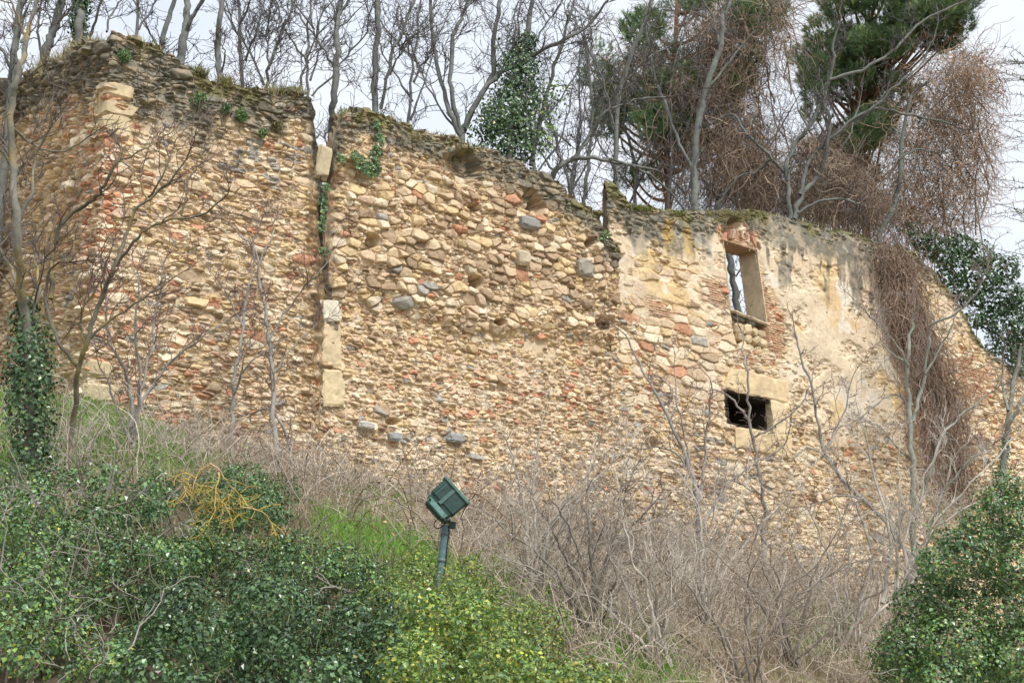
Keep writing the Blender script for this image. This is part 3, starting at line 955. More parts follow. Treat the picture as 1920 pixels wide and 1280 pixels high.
def blobs_leaves(Lv, blobs, n_per_m2, size, rng, colf, aspect=.85, lump=.22, floor=True, shell=.16):
    """leaf shells over ellipsoids (centre, radii), lumpy, skipping what lies deep inside a neighbour or under ground"""
    for bi, (c, r) in enumerate(blobs):
        r = np.asarray(r, float); area = 4 * math.pi * ((r[0] * r[1]) ** 1.6 / 3 + (r[0] * r[2]) ** 1.6 / 3 + (r[1] * r[2]) ** 1.6 / 3) ** (1 / 1.6)
        N = int(area * n_per_m2)
        d = rng.normal(size=(N, 3)); d /= np.linalg.norm(d, axis=1, keepdims=True)
        lm = 1 + lump * 2 * (fbm(d[:, 0] * 2.3 + bi * 3.1, d[:, 1] * 2.3 + d[:, 2] * 2.9 + bi, 401, 3) - .5)
        f = lm * (1 - np.abs(rng.normal(size=N)) * shell)
        P = c + d * r * f[:, None]
        ok = np.ones(N, bool)
        for bj, (c2, r2) in enumerate(blobs):
            if bj != bi:
                q = (P - c2) / np.asarray(r2, float)
                ok &= (q * q).sum(1) > .52
        if floor: ok &= P[:, 2] > gz(P[:, 0], P[:, 1]) + .02
        P = P[ok]; d = d[ok]
        n = d / r; n /= np.linalg.norm(n, axis=1, keepdims=True)
        n = n + rng.normal(size=n.shape) * .36 + UP * .4
        Lv.add(P, n, size * rng.uniform(.45, 1.5, len(P)), colf(len(P), rng) * rng.uniform(.72, 1.3), rng, aspect)


def ivy_sleeve(P, rad, n, size, rng, Lv, colf, ragged=.5):
    """ivy leaves round a trunk polyline; rad per point"""
    seg = np.linalg.norm(np.diff(P, axis=0), axis=1); w = seg * (rad[:-1] + rad[1:]); k = rng.choice(len(seg), n, p=w / w.sum())
    f = rng.random(n)[:, None]; c = P[k] + (P[k + 1] - P[k]) * f; r = (rad[k] * (1 - f[:, 0]) + rad[k + 1] * f[:, 0])
    th = rng.uniform(0, 2 * math.pi, n); o = np.stack([np.cos(th), np.sin(th), rng.normal(size=n) * .25], 1)
    lm = .55 + 1.3 * ragged * fbm(c[:, 2] * 2.6 + th, np.sin(th) * 1.5 + 7, 402, 3)
    c = c + o * (r * lm * (1 - .32 * rng.normal(size=n)))[:, None]
    Lv.add(c, o + rng.normal(size=o.shape) * .4 + UP * .3, size * rng.uniform(.6, 1.3, n), colf(n, rng), rng)


# ---- trees behind the wall
SAP = 'bare saplings in front of the wall'
BG = 'bare trees standing behind the ruined walls'


def bgY(px, extra): return wallY(px, 300) + extra


bare_tree('bare_tree', 'straight grey bare tree farthest left behind the tower', 'tree', bgY(190, 3.5),
          [([(22, 170), (27, 100), (33, 40), (42, -20)], 17, 13), ([(25, 140), (5, 95), (-20, 70)], 7, 4), ([(30, 70), (50, 20), (60, -20)], 6, 4)], 101, 1.4, 1.4, group=BG)
bare_tree('bare_tree', 'bare tree leaning right, second from the left behind the tower', 'tree', bgY(190, 4.5),
          [([(75, 140), (92, 80), (105, 40), (118, -20)], 20, 15), ([(98, 60), (125, 25), (165, -10)], 7, 4), ([(82, 110), (70, 60), (78, 0)], 6, 4)], 102, 1.6, 1.3, group=BG)


def ivy_part(pts, Y, rads, n, size=.07, yellow=0., light=.04, ragged=.6):
    def f(root, rng):
        P = limb3(pts, Y, rng, .05); sc = Y / FPX
        rr = np.interp(np.linspace(0, 1, len(P)), np.linspace(0, 1, len(rads)), rads) * sc
        Lv = Leaves(); ivy_sleeve(P, rr, n, size, rng, Lv, lambda N, g: ivycol(N, g, yellow, light) * .62, ragged)
        link('ivy', Lv.build('ivy'), M_LEAF, root)
    return f


bare_tree('ivy_clad_tree', 'ivy covered trunk rising just left of the tower top', 'tree', bgY(190, 4.0),
          [([(150, 120), (149, 60), (150, -20)], 18, 16), ([(168, 70), (185, 20), (200, -20)], 6, 4), ([(200, 60), (210, 25), (232, -5)], 5, 3)], 103, 1.0, 1.2, group=BG,
          extra=ivy_part([(150, 95), (149, 50), (150, -30)], bgY(190, 4.0), [10, 15, 15, 17], 1500))
bare_tree('bare_tree', 'slender dark bare tree above the tower middle, leaning right', 'tree', bgY(305, 5), [([(300, 100), (312, 45), (330, -20)], 12, 9), ([(298, 95), (278, 55), (262, 20)], 5, 3)], 104, 1.3, 1.2, group=BG)
bare_tree('bare_tree', 'pale forked bare tree above the tower middle', 'tree', bgY(350, 3.5),
          [([(338, 112), (345, 70), (350, 30), (353, -20)], 19, 12), ([(346, 65), (360, 35), (380, 0), (390, -20)], 10, 7)], 105, 1.3, 1.1, group=BG)
bare_tree('bare_tree', 'single curved grey trunk behind the grassy right half of the tower', 'tree', bgY(415, 3.5),
          [([(414, 145), (408, 95), (412, 40), (424, -20)], 14, 11), ([(416, 135), (422, 100), (416, 85)], 5, 3)], 106, 1.0, 1.0, group=BG)
bare_tree('bare_tree', 'fine twiggy bushy bare tree spreading over the right end of the tower', 'tree', bgY(500, 6),
          [([(495, 175), (510, 110), (535, 50), (560, -20)], 7, 5, 1.6), ([(495, 160), (470, 100), (440, 50), (420, 0)], 5, 3, 1.6), ([(505, 130), (500, 70), (510, 0)], 4, 3, 1.6), ([(560, 170), (575, 110), (600, 60)], 6, 3, 1.4)],
          107, 2.0, 1.5, .012, group=BG, kids=5)
bare_tree('bare_tree', 'tall grey trunk behind the gap between tower and middle wall', 'tree', bgY(620, 4.0),
          [([(622, 230), (624, 190), (633, 110), (631, 50), (636, 10), (655, -20)], 14, 11), ([(632, 30), (650, 8), (662, -20)], 7, 5), ([(628, 130), (600, 80), (560, 30), (545, -10)], 5, 3, 1.5), ([(585, 180), (640, 120), (690, 60)], 5, 3)], 108, 1.4, 1.4, group=BG)
bare_tree('bare_tree', 'tall grey trunk with a slim side stem, right of the gap', 'tree', bgY(705, 3.5),
          [([(704, 220), (702, 130), (708, 60), (708, -20)], 14, 11), ([(714, 205), (735, 110), (765, 30), (785, -20)], 7, 5, 1.5), ([(720, 150), (760, 90), (800, 30)], 5, 3, 1.5)], 109, 1.4, 1.4, group=BG)
bare_tree('bare_tree', 'many stemmed bare tree fanning out above the middle wall', 'tree', bgY(868, 3.0),
          [([(866, 262), (868, 245), (885, 205), (918, 150), (928, 60), (940, -20)], 15, 8), ([(864, 255), (840, 200), (820, 120), (808, 40), (806, -20)], 11, 7), ([(866, 250), (846, 170), (850, 70), (872, 20), (882, -20)], 10, 7),
           ([(872, 240), (915, 160), (985, 108), (1060, 75), (1110, 40), (1140, 0)], 11, 4), ([(850, 235), (800, 160), (770, 80)], 5, 3, 1.5), ([(925, 150), (960, 90), (965, 20)], 5, 3, 1.5)], 110, 1.5, 1.4, group=BG)
_y = bgY(940, 2.5)


def ivy_tree_extra(root, rng):
    Lv = Leaves(); cf = lambda N, g: ivycol(N, g, .01, .08) * .62
    P = limb3([(950, 300), (958, 230), (968, 160), (978, 100), (990, 60)], _y, rng, .05)
    ivy_sleeve(P, np.interp(np.linspace(0, 1, len(P)), [0, .25, .5, .75, 1], [62, 42, 34, 26, 12]) * _y / FPX, 4200, .085, rng, Lv, cf, .8)
    P = limb3([(905, 250), (930, 225), (950, 200)], _y - .5, rng, .05)
    ivy_sleeve(P, np.full(len(P), 26 * _y / FPX), 700, .085, rng, Lv, cf, .9)
    P = limb3([(1000, 290), (1020, 220), (1040, 160)], _y, rng, .05)
    ivy_sleeve(P, np.full(len(P), 24 * _y / FPX), 420, .085, rng, Lv, lambda N, g: ivycol(N, g, .05, .3), 1.)
    link('ivy', Lv.build('ivy'), M_LEAF, root)


bare_tree('ivy_clad_tree', 'bare tree wrapped in dark green ivy above the middle wall', 'tree', _y,
          [([(955, 310), (962, 220), (975, 120), (992, 40), (1000, -20)], 16, 9), ([(995, 310), (1015, 220), (1035, 140), (1060, 60), (1080, -10)], 9, 5, 1.4), ([(985, 100), (1020, 50), (1050, 10)], 5, 3)], 111, 1.4, 1.3, group=BG, extra=ivy_tree_extra)
bare_tree('bare_tree', 'bare tree with a long arching limb over the low end of the middle wall', 'tree', bgY(1040, 2.2),
          [([(1030, 345), (1045, 315), (1075, 298), (1110, 297), (1160, 305), (1230, 318)], 13, 5), ([(1075, 298), (1110, 250), (1135, 210), (1190, 190), (1250, 180)], 7, 4), ([(1130, 297), (1185, 310), (1240, 345), (1290, 400)], 6, 4), ([(1040, 320), (1005, 280), (985, 250)], 5, 3)], 112, 1.2, 1.2, group=BG)
bare_tree('bare_tree', 'pair of thin pale trunks behind the saddle between middle and house wall', 'tree', bgY(1090, 5),
          [([(1093, 420), (1098, 350), (1105, 290), (1110, 200), (1100, 100)], 9, 5), ([(1080, 400), (1062, 330), (1040, 260), (1020, 180)], 8, 4), ([(1085, 400), (1075, 340), (1090, 250)], 4, 3)], 113, 1.5, 1.4, group=BG)
bare_tree('bare_tree', 'grey green trunk in front of the brown vines left of the upper window', 'tree', bgY(1305, 2.6),
          [([(1303, 400), (1302, 340), (1305, 255), (1325, 160), (1350, 95), (1356, 30), (1380, -20)], 17, 8), ([(1303, 330), (1275, 270), (1255, 220), (1230, 150), (1210, 60)], 8, 4), ([(1352, 85), (1335, 30), (1310, -10)], 6, 4), ([(1320, 170), (1380, 100), (1430, 40)], 6, 3)], 114, 1.3, 1.4, group=BG)
bare_tree('bare_tree', 'grey trunk standing behind the left pillar of the house wall', 'tree', bgY(1155, 3.4),
          [([(1158, 370), (1155, 280), (1160, 180), (1190, 90), (1215, 20), (1225, -20)], 11, 6), ([(1156, 250), (1130, 150), (1100, 80)], 5, 3, 1.4), ([(1165, 160), (1215, 110), (1250, 90)], 5, 3)], 115, 1.4, 1.3, group=BG)
bare_tree('bare_tree', 'crooked many limbed bare tree winding up behind the house wall', 'tree', bgY(1485, 1.8),
          [([(1480, 420), (1478, 370), (1476, 310), (1492, 268), (1525, 225), (1545, 180), (1560, 130), (1565, 70)], 13, 5), ([(1488, 412), (1500, 370), (1530, 335), (1548, 290), (1556, 225), (1545, 200)], 13, 6),
           ([(1500, 365), (1520, 300), (1580, 240), (1640, 205), (1700, 215), (1780, 232)], 9, 4), ([(1600, 235), (1650, 190), (1690, 150), (1730, 115), (1755, 60)], 6, 3),
           ([(1480, 335), (1440, 290), (1400, 250), (1370, 215), (1330, 235), (1315, 240)], 7, 3), ([(1495, 400), (1530, 380), (1570, 372), (1600, 380), (1615, 382)], 6, 4), ([(1555, 150), (1620, 130), (1680, 90), (1730, 40), (1800, 5), (1850, -20)], 7, 4), ([(1450, 295), (1420, 320), (1380, 335), (1345, 385)], 7, 3)], 116, 1.3, 1.0, .014, group=BG)
bare_tree('bare_tree', 'leaning bare trunk emerging from vines near the right end of the house wall', 'tree', bgY(1660, 1.8),
          [([(1648, 440), (1668, 405), (1682, 360), (1688, 310), (1692, 250), (1710, 180)], 13, 6), ([(1684, 300), (1720, 280), (1740, 285)], 5, 3)], 117, 1.0, .9, group=BG)
bare_tree('bare_tree', 'dark leaning trunk seen through the upper window opening', 'tree', bgY(1400, 3.2),
          [([(1386, 600), (1376, 540), (1366, 480), (1352, 420), (1345, 380)], 14, 12)], 118, .8, .8, group=BG)


TANG = 'thin bare trees in the tangle of branches behind the walls'
_rt = np.random.default_rng(180)
for k, px in enumerate((250, 455, 575, 765, 1010, 1065, 1185, 1250, 1400, 1540)):
    yb = float(np.interp(px, [0, 200, 600, 1120, 1500], [170, 90, 200, 430, 410])); ln = _rt.normal() * 40; hh = _rt.uniform(260, 420)
    bare_tree('bare_tree', 'thin twiggy bare tree in the tangle of branches behind the walls', 'tree', bgY(px, _rt.uniform(4.5, 9)),
              [([(px, yb), (px + ln * .3 + _rt.normal() * 8, yb - hh * .33), (px + ln * .6 + _rt.normal() * 12, yb - hh * .66), (px + ln + _rt.normal() * 14, yb - hh)], _rt.uniform(6, 9), 3)] +
              [([(px + ln * .3 * t + _rt.normal() * 4, yb - hh * .33 * t), (px + sg * _rt.uniform(25, 55), yb - hh * (.33 * t + .2)), (px + sg * _rt.uniform(50, 110), yb - hh * (.33 * t + .45))], 5, 2) for t, sg in ((.4, 1), (.7, -1), (1.0, 1), (1.3, -1))],
              700 + k, .8, 1.5, .011, group=TANG, kids=5, twig=(.155, .145, .15), base=(.17, .175, .17))


# ---- pines
def pine(name, label, Y, trunk, clumps, seed, tuft_n, col):
    rng = np.random.default_rng(seed); sc = Y / FPX
    P = limb3(trunk, Y, rng, .1); b = P[0].copy(); g = float(gz(b[0], b[1]))
    if g < b[2]: P = np.vstack([[b[0], b[1], g - .2], P])
    root = thing(name, label, 'pine tree', tuple(P[0]))
    T = Tubes(); T.add(P, np.linspace(15, 6, len(P)) * sc * .5, np.array([.26, .13, .075]), 8)
    cs = []
    for (px, py, dy, rp) in clumps:
        c = at(float(px), float(py), Y + dy); cs.append((c, rp * sc))
        k = np.argmin(np.abs(P[:, 2] - (c[2] - .8 * np.linalg.norm((c - P[len(P) // 2])[:2])))); a = P[k]
        mid = (a + c) / 2 + np.array([0, 0, -.25])
        T.add(catmull([a, mid, c], 8), np.linspace(.06, .025, 8), np.array([.22, .13, .08]), 5)
    link('trunk', T.build('trunk'), M_BARK, root)
    Vs = []; Ks = []
    for c, r in cs:
        nt = int(tuft_n * (r / 1.0) ** 2)
        d = rng.normal(size=(nt, 3)); d /= np.linalg.norm(d, axis=1, keepdims=True)
        f = rng.uniform(.35, 1, nt) ** .5
        p = c + d * (r * f * (.75 + .5 * fbm(d[:, 0] * 2 + c[0], d[:, 2] * 2 + d[:, 1], 403, 2)))[:, None] * np.array([1, 1, .75])
        ax = d * .6 + UP * .8 + rng.normal(size=d.shape) * .35; ax /= np.linalg.norm(ax, axis=1, keepdims=True)
        K_ = 16
        dirs = ax[:, None, :] + rng.normal(size=(nt, K_, 3)) * .42; dirs /= np.linalg.norm(dirs, axis=2, keepdims=True)
        sd = np.cross(dirs, rng.normal(size=3)); sd /= np.linalg.norm(sd, axis=2, keepdims=True)
        L = rng.uniform(.12, .22, (nt, K_, 1)); b0 = p[:, None, :] + ax[:, None, :] * rng.uniform(-.08, .08, (nt, K_, 1))
        w = .0075
        tri = np.stack([b0 - sd * w, b0 + sd * w, b0 + dirs * L], 2)
        Vs.append(tri.reshape(-1, 3))
        cc = np.array(col) * rng.uniform(.6, 1.45, (nt, 1, 1)) * np.ones((nt, K_, 3)) * np.array([1, 1, 1])
        yl = (rng.random(nt) < .2)[:, None, None]; cc = np.where(yl, cc * np.array([1.7, 1.35, .9]), cc)
        Ks.append(np.repeat(cc.reshape(-1, 3), 3, axis=0))
    V = np.concatenate(Vs); K = np.concatenate(Ks)
    link('crown', mesh_np('crown', V, tris=np.arange(len(V)).reshape(-1, 3), col=K), M_NEEDLE, root)
    return root


def scatter(poly, n, rp, dy, rng, inner=1.):
    """clump centres inside a photo polygon"""
    poly = np.array(poly, float); lo = poly.min(0); hi = poly.max(0); out = []
    while len(out) < n:
        p = rng.uniform(lo, hi); r = rng.uniform(*rp)
        m = inpoly(np.array([p[0]]), np.array([p[1]]), poly, 2 * r * inner)[0]
        if m >= .99 or (m > .75 and rng.random() < .4): out.append((p[0], p[1], rng.uniform(*dy), r))
    return out


rng = np.random.default_rng(77)
pine('pine_tree', 'green pine with a reddish trunk at the upper right behind dead vines', bgY(1640, 8),
     [(1625, 430), (1618, 350), (1606, 250), (1615, 120), (1640, 0), (1650, -60)],
     scatter([(1470, -60), (1860, -60), (1850, 60), (1800, 110), (1720, 150), (1710, 260), (1660, 350), (1540, 370), (1490, 300), (1480, 120)], 96, (24, 46), (-2.2, 1.2), rng) + scatter([(1560, -70), (1800, -70), (1800, 90), (1600, 120)], 26, (26, 44), (-2.4, -.4), rng), 201, 460, (.105, .172, .078))
pine('pine_tree', 'pine mostly hidden behind brown vines left of the upper window', bgY(1260, 6.4),
     [(1255, 430), (1250, 300), (1262, 150), (1270, 0), (1280, -60)],
     scatter([(1105, 60), (1200, 0), (1330, -60), (1520, -60), (1500, 60), (1400, 200), (1330, 330), (1200, 370), (1130, 330), (1085, 150)], 60, (26, 48), (-1.1, 2.2), rng), 202, 420, (.11, .20, .080))


# ---- dead climbers
def dead_vine(name, label, Y, anchors, n, seed, lenpx, col=(.40, .305, .235), leaves=150, tangle=600, spread_px=26, slant=0.):
    rng = np.random.default_rng(seed); sc = Y / FPX
    T = Tubes(); anchors = np.array(anchors, float)                     # rows: px, py, radius px
    k = rng.choice(len(anchors), n, p=anchors[:, 2] ** 1.4 / (anchors[:, 2] ** 1.4).sum()); A = anchors[k]
    th = rng.uniform(0, 6.28, n); rr = np.sqrt(rng.random(n)) * A[:, 2] * 1.35
    px = A[:, 0] + np.cos(th) * rr; py = A[:, 1] + np.sin(th) * rr * .8
    dy = rng.normal(size=n) * .9
    p = at(px, py, Y + dy)
    m = 9; L = rng.uniform(.25, 1.0, n) * lenpx * sc
    st = np.zeros((n, m, 3)); d = rng.normal(size=(n, 3)) * .5; gr = np.where(rng.random(n) < .45, .22, .05); d[:, 2] -= .5; d[:, 0] += slant
    cur = p; st[:, 0] = p
    for q in range(1, m):
        d = d * .8 + rng.normal(size=(n, 3)) * .42; d[:, 2] -= gr; d[:, 0] += slant * .3
        u_ = d / np.linalg.norm(d, axis=1, keepdims=True); cur = cur + u_ * (L / (m - 1))[:, None]; st[:, q] = cur
    tone = rng.uniform(.5, 1.3, len(anchors))[k][:, None] * np.where(rng.random(len(anchors))[k] < .3, 1., 0.)[:, None] * np.array([-.06, .0, .03]) + rng.uniform(.5, 1.25, len(anchors))[k][:, None]  # tone varies by clump; the dark clumps paint shadow into the mass
    c = np.array(col) * tone * rng.uniform(.65, 1.4, (n, 1)); c = np.where((rng.random(n) < .18)[:, None], np.array([.47, .37, .28]), c)
    T.add(st, (.004 + .010 * rng.random(n) ** 3)[:, None] * np.linspace(1.15, .7, m), c, 3)
    for q in range(max(14, n // 110)):
        i = rng.integers(len(anchors)); j = np.argsort(np.hypot(*(anchors[:, :2] - anchors[i, :2]).T))[rng.integers(1, min(6, len(anchors)))]
        a0 = at(anchors[i, 0], anchors[i, 1] + 30., Y + rng.normal() * .5); a1 = at(anchors[j, 0], anchors[j, 1], Y + rng.normal() * .5); a2 = a0 + np.array([rng.normal() * .4, rng.normal() * .4, -rng.uniform(1.2, 3.2)])
        T.add(catmull([a1, a0, (a0 + a2) / 2 + rng.normal(size=3) * .25, a2], 14), np.linspace(.012, .024, 14), np.array([.22, .17, .13]) * rng.uniform(.6, 1.5), 5)
    # curled tangle
    k = rng.choice(len(anchors), tangle); A = anchors[k]
    p = at(A[:, 0] + rng.normal(size=tangle) * A[:, 2] * .6, A[:, 1] + rng.normal(size=tangle) * A[:, 2] * .7, Y + rng.normal(size=tangle) * .8)
    m = 9; st = np.zeros((tangle, m, 3)); d = rng.normal(size=(tangle, 3)); cur = p; st[:, 0] = p
    for q in range(1, m):
        d = d + rng.normal(size=d.shape) * .7; u_ = d / np.linalg.norm(d, axis=1, keepdims=True); cur = cur + u_ * .17; st[:, q] = cur
    T.add(st, np.full((tangle, m), .006), np.array(col) * rng.uniform(.5, 1.4, (tangle, 1)), 3)
    base = at(float(anchors[0, 0]), float(anchors[:, 1].max()), Y); base[2] = float(gz(base[0], base[1]))
    root = thing(name, label, 'dead vine', tuple(base), 'dead climbers hanging over the trees and wall')
    link('stems', T.build('stems'), M_DRY, root)
    if leaves:
        Lv = Leaves(); k = rng.choice(len(anchors), leaves); A = anchors[k]
        p = at(A[:, 0] + rng.normal(size=leaves) * A[:, 2] * .55, A[:, 1] + rng.normal(size=leaves) * A[:, 2] * .55, Y - .4 + rng.normal(size=leaves) * .7)
        Lv.add(p, rng.normal(size=(leaves, 3)), .085 * rng.uniform(.6, 1.4, leaves), np.array([.42, .27, .15]) * rng.uniform(.6, 1.3, (leaves, 1)), rng)
        link('dry_leaves', Lv.build('dry_leaves'), M_DRY, root)
    return root


rng = np.random.default_rng(78)
dead_vine('dead_vine', 'brown dead vines hanging over the hidden pine in the upper middle right', bgY(1340, 5.4),
          [(x, y, r) for x, y, _, r in scatter([(1180, 60), (1300, 30), (1400, -40), (1500, -40), (1480, 120), (1450, 260), (1490, 380), (1330, 390), (1200, 370), (1140, 250), (1150, 110)], 52, (16, 44), (0, 0), rng)], 3500, 211, 190, leaves=620, tangle=900)
dead_vine('dead_vine', 'rust brown bushy dead vine mass at the upper right below the green pine', bgY(1760, 4.5),
          [(1790, 140, 50), (1760, 180, 50), (1820, 120, 36), (1720, 230, 50), (1790, 220, 52), (1840, 150, 30), (1690, 300, 46), (1760, 290, 56), (1830, 250, 36), (1700, 370, 48), (1770, 370, 60), (1820, 330, 40), (1650, 400, 40), (1740, 420, 50), (1600, 380, 40), (1560, 390, 30)], 3600, 212, 130, col=(.42, .295, .21), leaves=520, tangle=1000)
dead_vine('dead_vine', 'grey brown vine tangle low behind the top of the house wall', bgY(1520, 4.0),
          [(x, y, r) for x, y, _, r in scatter([(1480, 240), (1640, 300), (1660, 420), (1540, 420), (1440, 400), (1340, 400), (1330, 330)], 16, (20, 36), (0, 0), rng)], 2500, 213, 150, col=(.40, .315, .25), leaves=60, tangle=500)


def wall_vine():
    """the dead climber hanging down the face of the house wall"""
    rng = np.random.default_rng(214); n = 800; T = Tubes()
    t0 = np.abs(rng.normal(size=n)) * .30; t0 = np.where(rng.random(n) < .45, rng.uniform(0, .85, n), t0); t0 = np.clip(t0, 0, .95)
    tl = rng.uniform(.08, .42, n); m = 10
    t = np.clip(t0[:, None] + tl[:, None] * np.linspace(0, 1, m)[None], 0, 1.02)
    cx = np.interp(t, [0, .15, .35, .6, 1], [1668, 1690, 1712, 1762, 1795]); hw = np.interp(t, [0, .2, .5, .75, 1], [34, 28, 30, 36, 34])
    y = np.interp(t, [0, 1], [445, 945])
    s = np.clip(rng.normal(size=n) * .62, -1.7, 1.7)
    wig = np.cumsum(rng.normal(size=(n, m)) * 6.0, 1)
    px = cx + hw * s[:, None] + wig; py = y + rng.normal(size=(n, m)) * 3
    off = .18 + np.abs(rng.normal(size=n))[:, None] * .13 + np.cumsum(rng.normal(size=(n, m)) * .02, 1)
    d = ray(px, py); tt = (off - (EYE - P0) @ N3) / (d @ N3); P = EYE + d * tt[..., None]
    col = np.array([.44, .335, .26]) * rng.uniform(.55, 1.5, (n, 1))
    T.add(P, rng.uniform(.0055, .011, n)[:, None] * np.ones(m), col, 3)
    n2 = 800; tq = rng.random(n2); px = np.interp(tq, [0, .15, .35, .6, 1], [1668, 1690, 1712, 1762, 1795]) + rng.normal(size=n2) * 36; py = 445 + 500 * tq
    d = ray(px, py); p = EYE + d * ((.28 - (EYE - P0) @ N3) / (d @ N3))[..., None]
    st = np.zeros((n2, 8, 3)); st[:, 0] = p; dd = rng.normal(size=(n2, 3)); cur = p
    for q in range(1, 8):
        dd = dd + rng.normal(size=dd.shape) * .6 + N3 * .05; cur = cur + dd / np.linalg.norm(dd, axis=1, keepdims=True) * .13; st[:, q] = cur
    T.add(st, np.full((n2, 8), .006), np.array([.30, .22, .19]) * rng.uniform(.6, 1.4, (n2, 1)), 3)
    for q in range(9):
        tq_ = np.linspace(0, rng.uniform(.6, 1.0), 12); cx_ = np.interp(tq_, [0, .15, .35, .6, 1], [1668, 1690, 1712, 1762, 1795]) + rng.normal() * 22 + np.cumsum(rng.normal(size=12) * 5)
        d = ray(cx_, 445 + 500 * tq_); T.add(EYE + d * ((.2 + .08 * rng.random(12) - (EYE - P0) @ N3) / (d @ N3))[:, None], np.linspace(.016, .026, 12), np.array([.27, .22, .18]) * rng.uniform(.7, 1.3), 5)
    b = wallpt(np.array(1800.), np.array(950.), .2)
    root = thing('dead_vine', 'brown vine curtain hanging down the face of the house wall', 'dead vine', tuple(b), 'dead climbers hanging over the trees and wall')
    link('stems', T.build('stems'), M_DRY, root)
    Lv = Leaves(); n3 = 130; px = rng.normal(size=n3) * 30 + 1705; py = rng.normal(size=n3) * 40 + 560; d = ray(px, py); p = EYE + d * ((.4 - (EYE - P0) @ N3) / (d @ N3))[..., None]
    Lv.add(p, rng.normal(size=(n3, 3)), .07 * rng.uniform(.6, 1.3, n3), np.array([.45, .31, .2]) * rng.uniform(.7, 1.2, (n3, 1)), rng)
    link('dry_leaves', Lv.build('dry_leaves'), M_DRY, root)


wall_vine()


# ---- right edge: thorny larch-like tree and ivy behind the wall end
def spur_tree():
    rng = np.random.default_rng(221); Y = bgY(1880, .5); W = Tubes(); T = Tubes()
    b = at(1990., 760., Y); b[2] = float(gz(b[0], b[1]))
    root = thing('spiky_tree', 'spiky dark tree with short spurred twigs at the right edge', 'tree', tuple(b))
    stem = catmull([b, at(1985., 560., Y), at(1960., 420., Y), at(1950., 250., Y), at(1940., 120., Y)], 16)
    T.add(stem, np.linspace(.09, .03, 16), np.array([.2, .19, .16]), 6)
    for k in range(46):
        i = rng.integers(2, 16); p = stem[i]
        L = rng.uniform(.9, 1.9); d = unit(np.array([-1, rng.normal() * .5, rng.uniform(-.1, .75)]))
        pts = [p]
        for q in range(7): d = unit(d + rng.normal(size=3) * .12 - UP * .03); pts.append(pts[-1] + d * L / 7)
        pts = np.array(pts); W.add(pts, np.linspace(.014, .006, 8), np.array([.15, .15, .11]), 4)
        for q in range(26):
            t = rng.random() * 6.99; j = int(t); p2 = pts[j] + (pts[j + 1] - pts[j]) * (t - j); e = unit(spread(unit(pts[j + 1] - pts[j]), 1.1, rng)) * rng.uniform(.05, .14)
            W.add(np.array([p2, p2 + e * .5, p2 + e + UP * .01]), np.array([.006, .008, .004]), np.array([.10, .115, .07]), 3)
    link('trunk', T.build('trunk'), M_BARK, root); link('branches', W.build('branches'), M_TWIG, root)


spur_tree()


def pxblobs(rows, Y, yf=1.0):
    """rows: px, py, dY, radius px -> ellipsoids"""
    out = []
    for r in rows:
        Yk = Y + r[2]; c = at(float(r[0]), float(r[1]), Yk); q = r[3] * Yk / FPX
        out.append((c, np.array([q, q * yf, q * (r[4] if len(r) > 4 else .9)])))
    return out


def ivy_bush(name, label, cat, rows, Y, seed, dens, size, colf, group=None, floor=True, stems=20, leafmat=None, lump=.38, twigs=0, shell=.16):
    rng = np.random.default_rng(seed); bl = pxblobs(rows, Y)
    low = min(bl, key=lambda b: b[0][2]); base = np.mean([b[0] for b in bl], 0); base[2] = float(gz(base[0], base[1]))
    root = thing(name, label, cat, tuple(base), group)
    Lv = Leaves(); blobs_leaves(Lv, bl, dens, size, rng, colf, lump=lump, floor=floor, shell=shell)
    T = Tubes(); ns = int(len(bl) * 3.2)
    for k in range(ns):                                     # young shoots standing out of the mass
        c, r = bl[rng.integers(len(bl))]; d = unit(rng.normal(size=3) + UP * 1.1 - FWD * .35); p = c + d * r * .85
        L = rng.uniform(.18, .5) * min(1., r[0] / .3); m = 6; P = [p]; e = unit(d + rng.normal(size=3) * .3 + UP * .3)
        for q in range(m): e = unit(e + rng.normal(size=3) * .16 + UP * .02); P.append(P[-1] + e * L / m)
        P = np.array(P); T.add(P, np.linspace(.006, .003, m + 1), np.array([.16, .17, .08]), 3)
        nl = int(L * 46); t = rng.random(nl) * (m - .01); i = t.astype(int); pp = P[i] + (P[i + 1] - P[i]) * (t - i)[:, None]; o = rng.normal(size=(nl, 3)); o /= np.linalg.norm(o, axis=1, keepdims=True)
        Lv.add(pp + o * size * .55, o * .5 + UP * .7 + rng.normal(size=(nl, 3)) * .3, size * rng.uniform(.5, 1.15, nl), colf(nl, rng) * rng.uniform(.9, 1.45), rng)
    link('foliage', Lv.build('foliage'), leafmat or M_LEAF, root)
    for k in range(stems):
        c, r = bl[rng.integers(len(bl))]
        a = c * np.array([1, 1, 0]) + np.array([rng.normal() * .1, rng.normal() * .1, 0]); a[2] = max(min(float(gz(a[0], a[1])) - .05, c[2] - .1), c[2] - .7)
        t_ = c + rng.normal(size=3) * r * .35
        T.add(catmull([a, (a + t_) / 2 + rng.normal(size=3) * .12, t_], 8), np.linspace(.015, .006, 8), np.array([.13, .105, .08]) * rng.uniform(.7, 1.3), 5)
    for k in range(twigs):
        c, r = bl[rng.integers(len(bl))]; d = unit(rng.normal(size=3) + UP * .6 - FWD * .5)
        grow(T, c + d * r * .7, d, rng.uniform(.3, .8), .008, 1, rng, 3, .3, .05, (.30, .27, .24), .0035)
    if not T.empty(): link('stems', T.build('stems'), M_TWIG, root)
    return root


